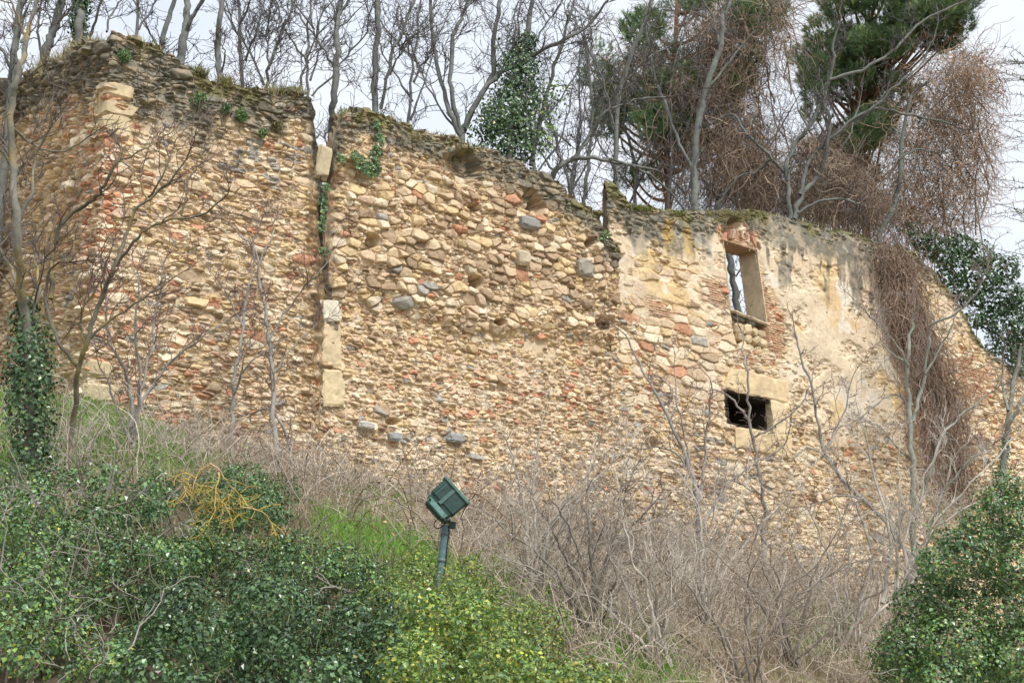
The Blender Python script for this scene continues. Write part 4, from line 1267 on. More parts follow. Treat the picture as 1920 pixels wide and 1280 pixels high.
rng = np.random.default_rng(79)
ivy_bush('ivy', 'dark green ivy heaped over the sloping right end of the house wall', 'ivy', [(1722, 452, -.1, 20), (1770, 520, .2, 22), (1800, 555, .2, 24), (1825, 600, .2, 22), (1745, 462, .1, 28), (1775, 475, .1, 34), (1805, 505, .2, 38), (1842, 520, .3, 40), (1872, 560, .3, 42), (1892, 612, .2, 42), (1858, 600, .3, 26), (1900, 660, .2, 26), (1838, 480, .6, 32), (1880, 505, .6, 36), (1925, 560, .7, 38), (1930, 640, .6, 38), (1800, 462, .5, 28), (1905, 690, 0, 18), (1862, 655, .2, 20), (1832, 560, .1, 22)],
         bgY(1800, .9), 231, 230, .085, lambda N, g: ivycol(N, g, .003, .02) * .62, floor=False, stems=6)
_r2 = scatter([(1850, 560), (1940, 520), (1960, 700), (1880, 690)], 8, (14, 26), (0, 1.5), rng)
ivy_bush('leafy_shrub', 'loose light green shrub behind the far right end of the wall', 'shrub', _r2, bgY(1880, 2.5), 232, 55, .07, lambda N, g: ivycol(N, g, .02, .5), floor=False, stems=8, twigs=30, shell=.4)

# ------------------------------------------------------------------ plants on the wall
PLW = 'small plants rooted in the wall face'
for (px, py, r, lab, sd) in ((233, 105, 13, 'round green tuft near the peak of the tower', 1), (372, 188, 17, 'spreading dark green plant below the tower rim', 2), (424, 203, 10, 'small dark plant between larger tufts below the tower rim', 6),
                             (452, 216, 14, 'dark hanging plant to the right below the tower rim', 3), (493, 250, 9, 'small plant lowest on the right half of the tower', 4), (520, 236, 11, 'dry brownish tuft near the right end of the tower', 5)):
    c = wallpt(np.array(float(px)), np.array(float(py)), .12); q = r * 27 / FPX
    rng = np.random.default_rng(240 + sd); root = thing('wall_plant', lab, 'wall plant', tuple(c - N3 * .1), PLW)
    Lv = Leaves(); n = int(26 * r); d = rng.normal(size=(n, 3)); d /= np.linalg.norm(d, axis=1, keepdims=True); p = c + d * q * rng.uniform(.3, 1, (n, 1)) * np.array([1, .8, 1.1])
    Lv.add(p, rng.normal(size=(n, 3)) + N3, .055 * rng.uniform(.7, 1.5, n), (ivycol(n, rng, 0, .2) if sd != 5 else np.array([.2, .17, .08]) * rng.uniform(.6, 1.3, (n, 1))), rng, .35, .6)
    link('foliage', Lv.build('foliage'), M_LEAF, root)
    T = Tubes()
    for k in range(6): T.add(np.array([c - N3 * .14, c + rng.normal(size=3) * q * .3, c + rng.normal(size=3) * q * .7]), np.array([.008, .006, .003]), np.array([.15, .12, .08]), 3)
    link('stems', T.build('stems'), M_TWIG, root)


def wall_ivy(name, label, rows, seed, n, size, off=.16):
    rng = np.random.default_rng(seed); Lv = Leaves(); T = Tubes()
    b = wallpt(np.array(float(rows[0][0])), np.array(float(rows[0][1])), off); root = thing(name, label, 'ivy', tuple(b))
    wts = np.array([r[2] * r[3] for r in rows], float); k = rng.choice(len(rows), n, p=wts / wts.sum()); A = np.array(rows, float)[k]
    th = rng.uniform(0, 6.28, n); q = np.sqrt(rng.random(n))
    d = ray(A[:, 0] + np.cos(th) * q * A[:, 2], A[:, 1] + np.sin(th) * q * A[:, 3]); o = off + rng.random(n) * .16
    p = EYE + d * ((o - (EYE - P0) @ N3) / (d @ N3))[:, None]
    Lv.add(p, N3 + rng.normal(size=(n, 3)) * .5 + UP * .2, size * rng.uniform(.6, 1.3, n), ivycol(n, rng, .005, .08), rng)
    link('foliage', Lv.build('foliage'), M_LEAF, root)
    pts = [wallpt(np.array(float(r[0])), np.array(float(r[1])), off) for r in rows]
    if len(pts) > 2: T.add(catmull(pts, 24), np.full(24, .012), np.array([.2, .17, .13]), 4); link('stems', T.build('stems'), M_TWIG, root)


wall_ivy('ivy', 'ivy trailing down the upper left of the middle wall', [(708, 235, 6, 10), (712, 265, 9, 18), (706, 292, 12, 20), (696, 318, 20, 14), (676, 305, 12, 14), (664, 290, 8, 10), (640, 296, 8, 10)], 251, 620, .065)
wall_ivy('ivy', 'bright green plant growing in the cleft between tower and middle wall', [(612, 352, 9, 8), (606, 380, 9, 20), (604, 420, 8, 16), (608, 470, 12, 7)], 252, 260, .06, .05)
wall_ivy('ivy', 'little leafy tuft in the saddle left of the house wall pillar', [(1136, 440, 12, 7), (1128, 446, 7, 5)], 253, 90, .06, .1)


# grass on wall tops
def wall_grass():
    rng = np.random.default_rng(261); B = []
    for (pts, n, hgt, green) in (([(240, 78), (300, 97), (345, 122), (400, 150), (480, 166), (575, 176)], 5600, .24, .5), ([(55, 146), (110, 116), (165, 88)], 2600, .42, .25), ([(640, 205), (760, 234), (900, 280), (1020, 332)], 2600, .15, .6),
                               ([(1050, 356), (1115, 408)], 400, .12, .6), ([(1178, 390), (1230, 396), (1300, 402)], 2600, .17, .9), ([(1320, 400), (1440, 402), (1640, 452)], 2600, .15, .55), ([(400, 158), (480, 175), (560, 180)], 1400, .3, .35)):
        pts = np.array(pts, float); k = rng.random(n) * (len(pts) - 1); i = k.astype(int); f = (k - i)[:, None]
        q = pts[i] * (1 - f) + pts[np.minimum(i + 1, len(pts) - 1)] * f
        dens = fbm(q[:, 0] * .04, q[:, 0] * 0, 262, 3); ok = rng.random(n) < sst(.32, .6, dens); q = q[ok]; n2 = len(q)
        side = q[:, 0] < 180
        P = wallpt(q[:, 0], q[:, 1] + 3)
        if side.any():
            s, z = side_sz(q[side][:, 0], q[side][:, 1] + 4); Ps, _ = path_tower(s); Ps = Ps.copy(); Ps[:, 2] = z; P[side] = Ps + W3 * rng.random((side.sum(), 1)) * .4
        P[~side] -= N3 * (rng.random(((~side).sum(), 1)) * .55 - .10)
        B.append((P, hgt * rng.uniform(.35, 1.3, n2), np.where((rng.random(n2) < green)[:, None], np.array([.16, .20, .045]), np.array([.40, .33, .20])) * rng.uniform(.6, 1.25, (n2, 1))))
    return B


def blades(B, rng, w=.006, lean=.45):
    V = []; K = []; Q = []; T_ = []; o = 0
    for P, h, c in B:
        n = len(P); d = rng.normal(size=(n, 3)) * lean + UP; d /= np.linalg.norm(d, axis=1, keepdims=True)
        s = np.cross(d, rng.normal(size=(n, 3))); s /= np.linalg.norm(s, axis=1, keepdims=True)
        dr = rng.normal(size=(n, 3)) * .35; dr[:, 2] -= .2; h = h[:, None]
        a = P - s * w; b = P + s * w; m = P + d * h * .55; e = m + (d + dr) * h * .45
        V.append(np.stack([a, b, m + s * w * .8, m - s * w * .8, e], 1).reshape(-1, 3)); K.append(np.repeat(c, 5, axis=0))
        i = np.arange(n)[:, None] * 5 + o; Q.append(i + [0, 1, 2, 3]); T_.append(i + [3, 2, 4]); o += n * 5
    return np.concatenate(V), np.concatenate(Q), np.concatenate(T_), np.concatenate(K)


rng = np.random.default_rng(263)
V, Q, T_, K = blades(wall_grass(), rng, .007)
tag(link('wall_top_grass', mesh_np('wall_top_grass', V, quads=Q, tris=T_, col=K), M_GRASS), 'dry and green grass growing along the tops of the ruined walls', 'grass', kind='stuff')

# ground grass: green lawn patches, dry grass elsewhere
n = 240000
u_ = rng.uniform(UC - 4, UC + 26, n); d_ = rng.uniform(.1, 11, n)
X = P0[0] + W3[0] * u_ + N3[0] * d_; Y_ = P0[1] + W3[1] * u_ + N3[1] * d_; Z_ = gz(X, Y_)
P = np.stack([X, Y_, Z_], 1); gpx, gpy, dz = proj(P)
okv = (gpx > -60) & (gpx < 1980) & (gpy < 1300); P = P[okv]; gpx = gpx[okv]; gpy = gpy[okv]
g = greenness(gpx, gpy); isg = rng.random(len(P)) < g * 1.2
keep = isg | (rng.random(len(P)) < .16)
P = P[keep]; isg = isg[keep]; n = len(P)
c = np.where(isg[:, None], np.array([.23, .38, .085]), np.where((rng.random(n) < .25)[:, None], np.array([.20, .26, .09]), np.array([.46, .38, .26]))) * rng.uniform(.6, 1.3, (n, 1))
for nm, lab, mk, hh in (('green_grass', 'bright green grass patches on the slope below the wall', isg, (.08, .2)), ('dry_grass', 'dry straw coloured grass on the slope below the wall', ~isg, (.12, .38))):
    V, Q, T_, K = blades([(P[mk], rng.uniform(*hh, mk.sum()), c[mk])], rng, .0055)
    tag(link(nm, mesh_np(nm, V, quads=Q, tris=T_, col=K), M_GRASS), lab, 'grass', kind='stuff')


# ------------------------------------------------------------------ dead brush at the foot of the wall
def brush(poly_list, n, seed, hmin, hmax, col):
    rng = np.random.default_rng(seed); T = Tubes(); tot = 0
    u = rng.uniform(UC - 3, UC + 25, n * 6); d = rng.uniform(.1, 10.5, n * 6)
    X = P0[0] + W3[0] * u + N3[0] * d; Yv = P0[1] + W3[1] * u + N3[1] * d
    P = np.stack([X, Yv, gz(X, Yv)], 1); px, py, _ = proj(P)
    w = np.zeros(len(P))
    for pl, a in poly_list: w = np.maximum(w, a * inpoly(px, py, pl, 40))
    w *= .45 + .9 * sst(.35, .65, fbm(u * .9, d * .9, seed, 3))
    k = np.nonzero(rng.random(len(P)) < w)[0][:n]; P = P[k]; n = len(P); m = 8
    H = rng.uniform(hmin, hmax, n) * (.5 + fbm(u[k] * .7, d[k] * .7, seed + 1, 2))
    dr = rng.normal(size=(n, 3)) * .55 + UP; st = np.zeros((n, m, 3)); st[:, 0] = P; cur = P
    for q in range(1, m):
        dr = dr + rng.normal(size=(n, 3)) * .26; dr[:, 2] -= .17
        cur = cur + dr / np.linalg.norm(dr, axis=1, keepdims=True) * (H * 1.5 / m)[:, None]; st[:, q] = cur
    c = np.array(col)[rng.integers(0, len(col), n)] * rng.uniform(.65, 1.3, (n, 1))
    T.add(st, rng.uniform(.0035, .0075, n)[:, None] * np.linspace(1, .6, m), c, 3)
    # side twigs
    k = rng.integers(0, n, n); j = rng.integers(2, m - 1, n); p = st[k, j]; dd = rng.normal(size=(n, 3)) * .7 + UP * .4; st2 = np.zeros((n, 5, 3)); st2[:, 0] = p; cur = p
    for q in range(1, 5):
        dd = dd + rng.normal(size=dd.shape) * .3; cur = cur + dd / np.linalg.norm(dd, axis=1, keepdims=True) * .09; st2[:, q] = cur
    T.add(st2, np.full((n, 5), .0035), c[k], 3)
    return T


BCOL = [(.54, .45, .36), (.66, .58, .49), (.40, .32, .25), (.49, .41, .33), (.62, .55, .47)]
T = brush([([(520, 850), (700, 890), (900, 920), (1200, 1000), (1500, 1080), (1750, 1160), (1750, 1300), (1150, 1300), (900, 1080), (780, 1000), (560, 950)], 1.0), ([(330, 830), (560, 880), (560, 930), (380, 880)], .9)], 7600, 271, .3, 1.05, BCOL)
rng = np.random.default_rng(275); n = 420; m = 12
u = rng.uniform(UC + 2, UC + 22, n); d = rng.uniform(.3, 7, n); X = P0[0] + W3[0] * u + N3[0] * d; Yv = P0[1] + W3[1] * u + N3[1] * d; cur = np.stack([X, Yv, gz(X, Yv)], 1); st = np.zeros((n, m, 3)); st[:, 0] = cur
dr = rng.normal(size=(n, 3)) * .5 + UP * 1.2; L = rng.uniform(1.0, 2.6, n)
for q in range(1, m):
    dr = dr + rng.normal(size=(n, 3)) * .13; dr[:, 2] -= .19; cur = cur + dr / np.linalg.norm(dr, axis=1, keepdims=True) * (L / m)[:, None]; cur[:, 2] = np.maximum(cur[:, 2], gz(cur[:, 0], cur[:, 1]) + .03); st[:, q] = cur
cc = np.array([(.22, .13, .10), (.40, .33, .26), (.17, .13, .11), (.52, .46, .40)])[rng.integers(0, 4, n)]
T.add(st, rng.uniform(.006, .012, n)[:, None] * np.linspace(1, .5, m), cc, 4)
k = rng.integers(0, n, 3200); j = rng.integers(0, m, 3200); lf = Leaves(); lf.add(st[k, j] + rng.normal(size=(3200, 3)) * .16, rng.normal(size=(3200, 3)), .055 * rng.uniform(.5, 1.4, 3200), np.where((rng.random(3200) < .2)[:, None], np.array([.16, .22, .06]), np.array([.42, .29, .17])) * rng.uniform(.6, 1.3, (3200, 1)), rng)
tag(link('dry_leaves', lf.build('dry_leaves'), M_DRY), 'dry tan leaves caught among the brambles below the wall', 'dry leaves', kind='stuff')
tag(link('dead_brush', T.build('dead_brush'), M_DRY), 'tangled grey brown dead brambles along the foot of the wall', 'brambles', kind='stuff')
T = brush([([(-20, 600), (160, 650), (330, 800), (420, 860), (300, 900), (-20, 900)], .9)], 2100, 272, .35, .95, BCOL)
tag(link('dead_brush', T.build('dead_brush'), M_DRY), 'tangled dead stems on the slope below the tower corner', 'brambles', kind='stuff')


# ------------------------------------------------------------------ saplings in front of the wall

PALE = (.29, .275, .255); PTW = (.215, .16, .14)


YL1 = ghit(62, 925) or 18.


def fY(px, py, off): return wallY(px, py) - off


bare_tree('bare_tree', 'lichen spotted pale trunk at the left edge with ivy round its foot', 'tree', YL1,
          [([(62, 935), (56, 760), (48, 600), (32, 450), (26, 320), (22, 200), (32, 150), (48, 90), (58, 40), (75, -20)], 21, 7), ([(30, 420), (60, 360), (62, 310), (90, 240)], 8, 4), ([(26, 330), (8, 290), (-20, 270)], 7, 4), ([(24, 240), (60, 270), (105, 285), (150, 270)], 6, 3), ([(50, 640), (75, 540), (62, 480)], 8, 4), ([(45, 580), (20, 500), (-20, 450)], 8, 5), ([(48, 95), (40, 50), (20, 0)], 5, 4)],
          301, 1.6, 1.0, .012, base=(.19, .185, .155), twig=(.16, .135, .12), lichen=.35, group=SAP, minr=.005,
          extra=ivy_part([(62, 945), (60, 800), (54, 680), (48, 560)], YL1, [34, 26, 36, 12], 3600, .06, .01, .06, .9))
bare_tree('bare_tree', 'dark winding sapling spreading its branches across the tower corner', 'tree', ghit(125, 880) or 19.,
          [([(125, 870), (135, 800), (150, 690), (165, 640), (190, 560), (215, 500), (235, 445), (252, 395), (290, 365), (340, 315)], 12, 4), ([(215, 500), (240, 468), (275, 430), (320, 412), (380, 402), (425, 368)], 7, 3), ([(95, 560), (108, 430), (160, 385), (190, 355), (222, 300), (228, 280)], 11, 4), ([(275, 372), (255, 330), (225, 300)], 4, 3),
           ([(222, 300), (275, 280), (330, 240)], 4, 2), ([(278, 370), (305, 330), (340, 250)], 5, 2), ([(340, 405), (352, 350), (380, 280), (430, 215)], 5, 2), ([(160, 650), (150, 600), (180, 540), (210, 470)], 6, 3), ([(165, 640), (250, 570), (330, 520)], 6, 2), ([(150, 690), (110, 640), (85, 560), (95, 500)], 9, 5)],
          302, 1.7, .8, .010, base=(.15, .14, .105), twig=(.17, .125, .105), lichen=.3, group=SAP, minr=.004, up=.1)
bare_tree('bare_tree', 'pale clump of slim stems rising from the dry bank below the tower corner', 'tree', ghit(250, 850) or 21.,
          [([(250, 850), (246, 770), (235, 690), (205, 640), (198, 560)], 10, 4), ([(252, 820), (262, 720), (255, 620), (262, 520)], 8, 3), ([(250, 800), (275, 700), (290, 600), (310, 500)], 7, 3), ([(248, 830), (215, 760), (200, 700)], 6, 3), ([(255, 780), (310, 690), (380, 630), (440, 590)], 6, 2)],
          303, 2.2, .8, .009, base=PALE, twig=PTW, group=SAP, minr=.004)
bare_tree('bare_tree', 'thin pale leaning sapling against the middle of the tower', 'tree', fY(440, 700, 1.6),
          [([(434, 850), (436, 770), (440, 700), (455, 610), (470, 520), (480, 440)], 9, 3), ([(438, 740), (470, 680), (540, 630)], 5, 2), ([(455, 610), (430, 560), (405, 520)], 4, 2)], 304, 2.2, .8, .009, base=PALE, twig=PTW, group=SAP, minr=.004)
bare_tree('bare_tree', 'pale sapling with a kinked side stem near the white limestone strip', 'tree', fY(515, 700, 1.8),
          [([(522, 870), (514, 780), (510, 700), (502, 620), (488, 540), (482, 480), (450, 440)], 11, 4), ([(548, 900), (543, 840), (525, 790), (500, 765), (470, 780)], 8, 3), ([(505, 640), (540, 580), (580, 530), (615, 490)], 5, 2), ([(484, 500), (510, 440), (520, 400)], 4, 2), ([(510, 700), (560, 640), (600, 600)], 4, 2)], 305, 2.2, .8, .009, base=(.33, .31, .285), twig=PTW, group=SAP, minr=.004)
bare_tree('bare_tree', 'forked grey sapling crossing the rubble left of the small window', 'tree', fY(1300, 900, 2.6),
          [([(1306, 1230), (1310, 1080), (1308, 960), (1290, 870), (1262, 800), (1225, 730), (1195, 670), (1165, 620)], 12, 3), ([(1308, 960), (1320, 880), (1325, 800), (1335, 720)], 8, 3), ([(1290, 870), (1250, 840), (1200, 840)], 5, 2), ([(1310, 1000), (1350, 930), (1400, 880), (1470, 840)], 6, 3), ([(1300, 890), (1275, 780), (1265, 690)], 5, 2)],
          306, 2.0, .9, .009, base=PALE, twig=PTW, group=SAP, minr=.004)
bare_tree('bare_tree', 'slim sapling passing straight up across the small window', 'tree', fY(1410, 850, 2.2),
          [([(1425, 1180), (1432, 1000), (1430, 920), (1415, 850), (1405, 780), (1400, 700), (1392, 620)], 10, 3), ([(1410, 820), (1450, 800), (1500, 760), (1520, 720)], 5, 2), ([(1408, 790), (1370, 745), (1340, 730)], 5, 2), ([(1430, 930), (1370, 900), (1330, 910)], 4, 2)], 307, 1.8, .8, .008, base=PALE, twig=PTW, group=SAP, minr=.004)
bare_tree('bare_tree', 'long bent sapling sweeping from the green bush up across the plaster', 'tree', fY(1600, 900, 2.8),
          [([(1745, 1105), (1700, 1030), (1660, 975), (1600, 918), (1555, 865), (1535, 800), (1525, 740), (1500, 660), (1490, 620)], 11, 3), ([(1620, 935), (1570, 930), (1500, 960)], 5, 2), ([(1545, 850), (1580, 780), (1600, 700)], 5, 2), ([(1620, 1170), (1640, 1090), (1618, 980), (1595, 930)], 6, 3), ([(1560, 870), (1520, 840), (1480, 860)], 4, 2)], 308, 1.9, .8, .009, base=(.30, .30, .27), twig=PTW, group=SAP, minr=.004)
bare_tree('bare_tree', 'tallest pale green grey tree standing before the hanging vine curtain', 'tree', fY(1720, 900, 2.2),
          [([(1716, 1150), (1712, 1050), (1714, 950), (1710, 860), (1704, 760), (1702, 680), (1712, 600), (1720, 570)], 16, 4), ([(1712, 790), (1730, 720), (1742, 640), (1745, 610), (1790, 590), (1830, 550), (1850, 500)], 8, 3), ([(1700, 680), (1670, 660), (1650, 640)], 5, 2), ([(1704, 700), (1690, 660), (1640, 600), (1600, 560)], 5, 2),
           ([(1722, 960), (1740, 900), (1760, 830), (1790, 790), (1850, 740)], 9, 3), ([(1712, 760), (1680, 740), (1640, 760), (1590, 800)], 5, 2), ([(1740, 1010), (1760, 940), (1800, 880), (1860, 830)], 8, 3), ([(1715, 870), (1685, 840), (1650, 800), (1620, 790)], 5, 2), ([(1735, 700), (1770, 640), (1790, 600)], 5, 2)],
          309, 2.2, .9, .010, base=(.27, .285, .245), twig=(.27, .22, .21), group=SAP, minr=.0045)
bare_tree('ivy_clad_tree', 'forked tree with ivy climbing its stem above the right green bush', 'tree', fY(1890, 850, 4.0),
          [([(1880, 1010), (1878, 900), (1885, 830), (1892, 770), (1905, 700), (1915, 650)], 17, 6), ([(1888, 800), (1912, 760), (1935, 700)], 9, 5), ([(1890, 770), (1880, 710), (1884, 660)], 6, 3)], 310, 2.0, .8, .010, base=(.29, .30, .26), twig=(.2, .17, .16), group=SAP, minr=.0045,
          extra=ivy_part([(1880, 960), (1878, 890), (1886, 820)], fY(1890, 850, 4.0), [40, 22, 8], 700, .06))
bare_tree('bare_shrub', 'dark stemmed shrub leaning right in the lower middle brush', 'shrub', 20.5,
          [([(1082, 1205), (1095, 1150), (1115, 1095), (1145, 1040), (1172, 1000), (1195, 975)], 11, 4), ([(1115, 1095), (1105, 1010), (1095, 950)], 6, 2), ([(1100, 1140), (1065, 1060), (1040, 1000)], 6, 2), ([(1150, 1030), (1160, 960), (1180, 910)], 5, 2)], 311, 2.6, .9, .009, base=(.13, .115, .10), twig=(.20, .17, .16), group=SAP, minr=.0035)
for k, (px, sd, lab) in enumerate(((1000, 'g', 'thin grey thicket shrub right of the floodlight'), (1235, 'g', 'twiggy grey shrub rising in the lower brush below the rubble'), (1110, 'd', 'dark twiggy shrub between the floodlight and the middle brush'), (1680, 'g', 'pale bare shrub just behind the top of the right green bush'), (1390, 'd', 'dark many stemmed shrub at the bottom right of the brush'), (1490, 'd', 'arching brown shrub low before the right rubble'), (1590, 'g', 'pale spindly shrub beside the right green bush'), (1320, 'g', 'tall pale thicket shrub below the small window'))):
    rng = np.random.default_rng(320 + k); py0 = (1120, 1250, 1190, 1130, 1290, 1260, 1230, 1180)[k]; Yk = (ghit(px, py0) or 20.)
    limbs = []
    for q in range(8):
        a = rng.normal() * 70; hgt = rng.uniform(130, 340)
        limbs.append(([(px + rng.normal() * 14, py0), (px + a * .3, py0 - hgt * .35), (px + a * .8 + rng.normal() * 12, py0 - hgt * .7), (px + a * 1.4 + rng.normal() * 15, py0 - hgt)], rng.uniform(5, 9), 2))
    bare_tree('bare_shrub', lab, 'shrub', Yk, limbs, 330 + k, 2.8, .8, .008, base=(.23, .205, .175) if sd == 'd' else (.45, .415, .36), twig=(.37, .32, .27) if sd == 'd' else (.50, .45, .385), group='bare shrubs in the brush below the wall', minr=.0033, jit=.2)

# ------------------------------------------------------------------ foreground bushes
FB = 'green bushes on the lower slope'


def bushrows(poly, n, rp, rng, lift=.35):
    rows = []
    for (x, y, _, r) in scatter(poly, n, rp, (0, 0), rng, .9):
        g = ghit(x, min(y + r * .9, 1400))
        rows.append((x, y, (g if g else 19.0) - lift - rng.random() ** 2 * 2.3, r))
    for (x, y, _, r) in scatter(poly, n // 4, (rp[1] * .8, rp[1] * 1.05), (0, 0), rng, .75):
        g = ghit(x, min(y + r * .5, 1400))
        rows.append((x, y, (g if g else 19.0) - .05, r))
    return rows


rng = np.random.default_rng(80)
ivy_bush('ivy_bush', 'large dark green ivy bush at the bottom left of centre', 'bush', bushrows([(230, 1090), (330, 1060), (480, 1050), (640, 1060), (740, 1110), (760, 1200), (740, 1330), (240, 1330), (220, 1200)], 60, (26, 66), rng), 0, 401, 900, .035, lambda N, g: ivycol(N, g, .006, .05) * .68, FB, stems=24)
ivy_bush('leafy_bush', 'yellowish green leafy bush at the bottom centre below the floodlight', 'bush', bushrows([(690, 1055), (800, 1018), (890, 1052), (1000, 1130), (1090, 1190), (1160, 1250), (1200, 1330), (720, 1330), (690, 1200)], 60, (24, 60), rng), 0, 402, 900, .035, lambda N, g: ivycol(N, g, .17, .72), FB, stems=24, leafmat=M_LEAFY)
ivy_bush('ivy_bush', 'broad sheet of mid green ivy on the slope left of the floodlight', 'bush', bushrows([(200, 1000), (330, 985), (450, 985), (560, 985), (650, 1015), (720, 1060), (740, 1110), (600, 1090), (380, 1090), (220, 1090)], 40, (20, 46), rng), 0, 403, 850, .034, lambda N, g: ivycol(N, g, .01, .25), FB, stems=20, twigs=26)
ivy_bush('ivy_bush', 'rounded ivy mound under the yellow lichened branch', 'bush', bushrows([(330, 900), (400, 862), (470, 880), (545, 905), (555, 945), (540, 1000), (420, 1010), (330, 980)], 24, (16, 38), rng), 0, 404, 850, .034, lambda N, g: ivycol(N, g, .004, .05), FB, stems=14)
ivy_bush('ivy_bush', 'mixed ivy and twigs in the lower left corner', 'bush', bushrows([(-60, 880), (60, 880), (190, 920), (250, 1000), (250, 1120), (240, 1330), (-60, 1330)], 56, (22, 60), rng), 0, 405, 680, .036, lambda N, g: ivycol(N, g, .03, .22), FB, stems=30, twigs=90)
ivy_bush('ivy_bush', 'small loose ivy scrub behind the left edge trunk', 'bush', bushrows([(90, 890), (200, 860), (330, 890), (340, 1000), (240, 1010), (120, 970)], 24, (22, 40), rng), 0, 406, 260, .044, lambda N, g: ivycol(N, g, .01, .15), FB, stems=14, twigs=40, shell=.35)
_rb = [(x, y, 17.8, r) for x, y, r in ((1885, 905, 28), (1868, 940, 36), (1925, 925, 40), (1832, 975, 36), (1785, 1012, 32), (1752, 1060, 34), (1700, 1128, 34), (1662, 1220, 32), (1692, 1185, 38), (1740, 1110, 40))] + [(x, y, 17.5 + rng.random() * 1.2, r) for x, y, _, r in scatter([(1880, 960), (1960, 930), (1970, 1330), (1680, 1330), (1690, 1240), (1740, 1130), (1800, 1040)], 22, (56, 70), (0, 0), rng, .8)] + [(x, y, 17.3 + rng.random() * 1.4, r) for x, y, _, r in scatter([(1880, 880), (1960, 870), (1970, 1330), (1640, 1330), (1640, 1230), (1690, 1130), (1730, 1060), (1760, 990), (1830, 960)], 46, (22, 58), (0, 0), rng, .9)]
ivy_bush('ivy_bush', 'big dark green ivy bush filling the lower right corner', 'bush', _rb, 0, 407, 620, .042, lambda N, g: ivycol(N, g, .006, .22), FB, stems=10, twigs=30)
ivy_bush('leafy_shrub', 'small green sprig of leaves low in the brush beside the right bush', 'shrub', bushrows([(1550, 1140), (1630, 1135), (1640, 1200), (1560, 1200)], 5, (14, 22), rng), 0, 408, 260, .05, lambda N, g: ivycol(N, g, .01, .3), None, stems=8, shell=.4)


# ---- the fallen yellow branch
def yellow_branch():
    rng = np.random.default_rng(421); Y = (ghit(430, 1000) or 19) - 3.1; T = Tubes(); W = Tubes()
    L = [([(392, 868), (410, 880), (428, 905), (445, 925), (452, 950)], 7, 3), ([(395, 870), (372, 885), (362, 920), (370, 960), (358, 990)], 6, 3), ([(410, 885), (405, 930), (400, 965), (380, 985)], 6, 3), ([(428, 905), (420, 950), (410, 985)], 6, 3), ([(350, 915), (390, 912), (430, 930), (470, 950)], 5, 3),
         ([(452, 950), (490, 958), (510, 985), (518, 1005)], 5, 3), ([(400, 930), (440, 960), (470, 985)], 4, 2), ([(360, 890), (345, 910), (352, 935)], 4, 2)]
    root = thing('fallen_branch', 'yellow lichen covered branch tangled on top of the ivy mound', 'branch', tuple(at(430., 960., Y)))
    for i, (p, a, b) in enumerate(L):
        P = limb3(p, Y, rng, .1); T.add(P, np.linspace(a, b, len(P)) * Y / FPX * .28, barkcol(P, (.42, .31, .09), (.60, .45, .28), .5, 5 + i)[None], 5)
        for k in range(7):
            j = rng.integers(1, len(P) - 1); grow(W, P[j], spread(unit(P[j + 1] - P[j]), .8, rng), rng.uniform(.15, .4), .007, 1, rng, 2, .35, -.05, (.44, .33, .08), .0045)
    link('limb', T.build('limb'), M_BARK, root); link('twigs', W.build('twigs'), M_TWIG, root)


yellow_branch()
FGY = 14.0
bare_tree('bare_shrub', 'bare pale branches reaching in from the lower left edge over the ivy', 'shrub', 13.6,
          [([(-80, 1290), (-60, 1150), (-30, 1040), (40, 1022), (130, 1026), (220, 1042), (270, 1025), (295, 1008)], 9, 4), ([(-30, 1045), (60, 1065), (130, 1100), (200, 1110), (235, 1105)], 6, 3), ([(-60, 1150), (0, 1125), (60, 1095), (75, 1080)], 6, 3), ([(-60, 1200), (20, 1210), (80, 1250), (150, 1262), (210, 1240), (228, 1220)], 8, 3), ([(-60, 1170), (40, 1205), (75, 1195)], 5, 3),
           ([(-70, 970), (30, 950), (90, 925), (80, 930)], 5, 3), ([(60, 1065), (100, 1110), (150, 1140), (150, 1200), (120, 1250)], 5, 3)], 431, 2.4, .55, .007, base=(.36, .36, .29), twig=(.36, .34, .27), lichen=.15, minr=.003, jit=.08, up=.02)
bare_tree('bare_shrub', 'broken forked stump of bare wood among dark ivy at the bottom', 'shrub', 13.3,
          [([(290, 1330), (300, 1280), (308, 1245), (318, 1215), (322, 1190), (314, 1180)], 10, 6), ([(310, 1240), (285, 1245), (270, 1250)], 6, 4), ([(318, 1215), (332, 1200), (328, 1188)], 6, 4)], 432, 1.5, .4, .006, base=(.36, .32, .24), twig=(.27, .24, .2), minr=.003, jit=.05)
bare_tree('bare_shrub', 'pale trailing twigs lying over the ivy near the centre left', 'shrub', 14.6,
          [([(700, 1130), (660, 1110), (620, 1100), (570, 1108), (520, 1090), (480, 1075)], 5, 2), ([(560, 1105), (575, 1130), (590, 1140)], 4, 2), ([(620, 1100), (600, 1075), (560, 1070)], 3, 2)], 433, 2.5, .4, .006, base=(.36, .34, .28), twig=(.33, .3, .25), minr=.003, jit=.05)


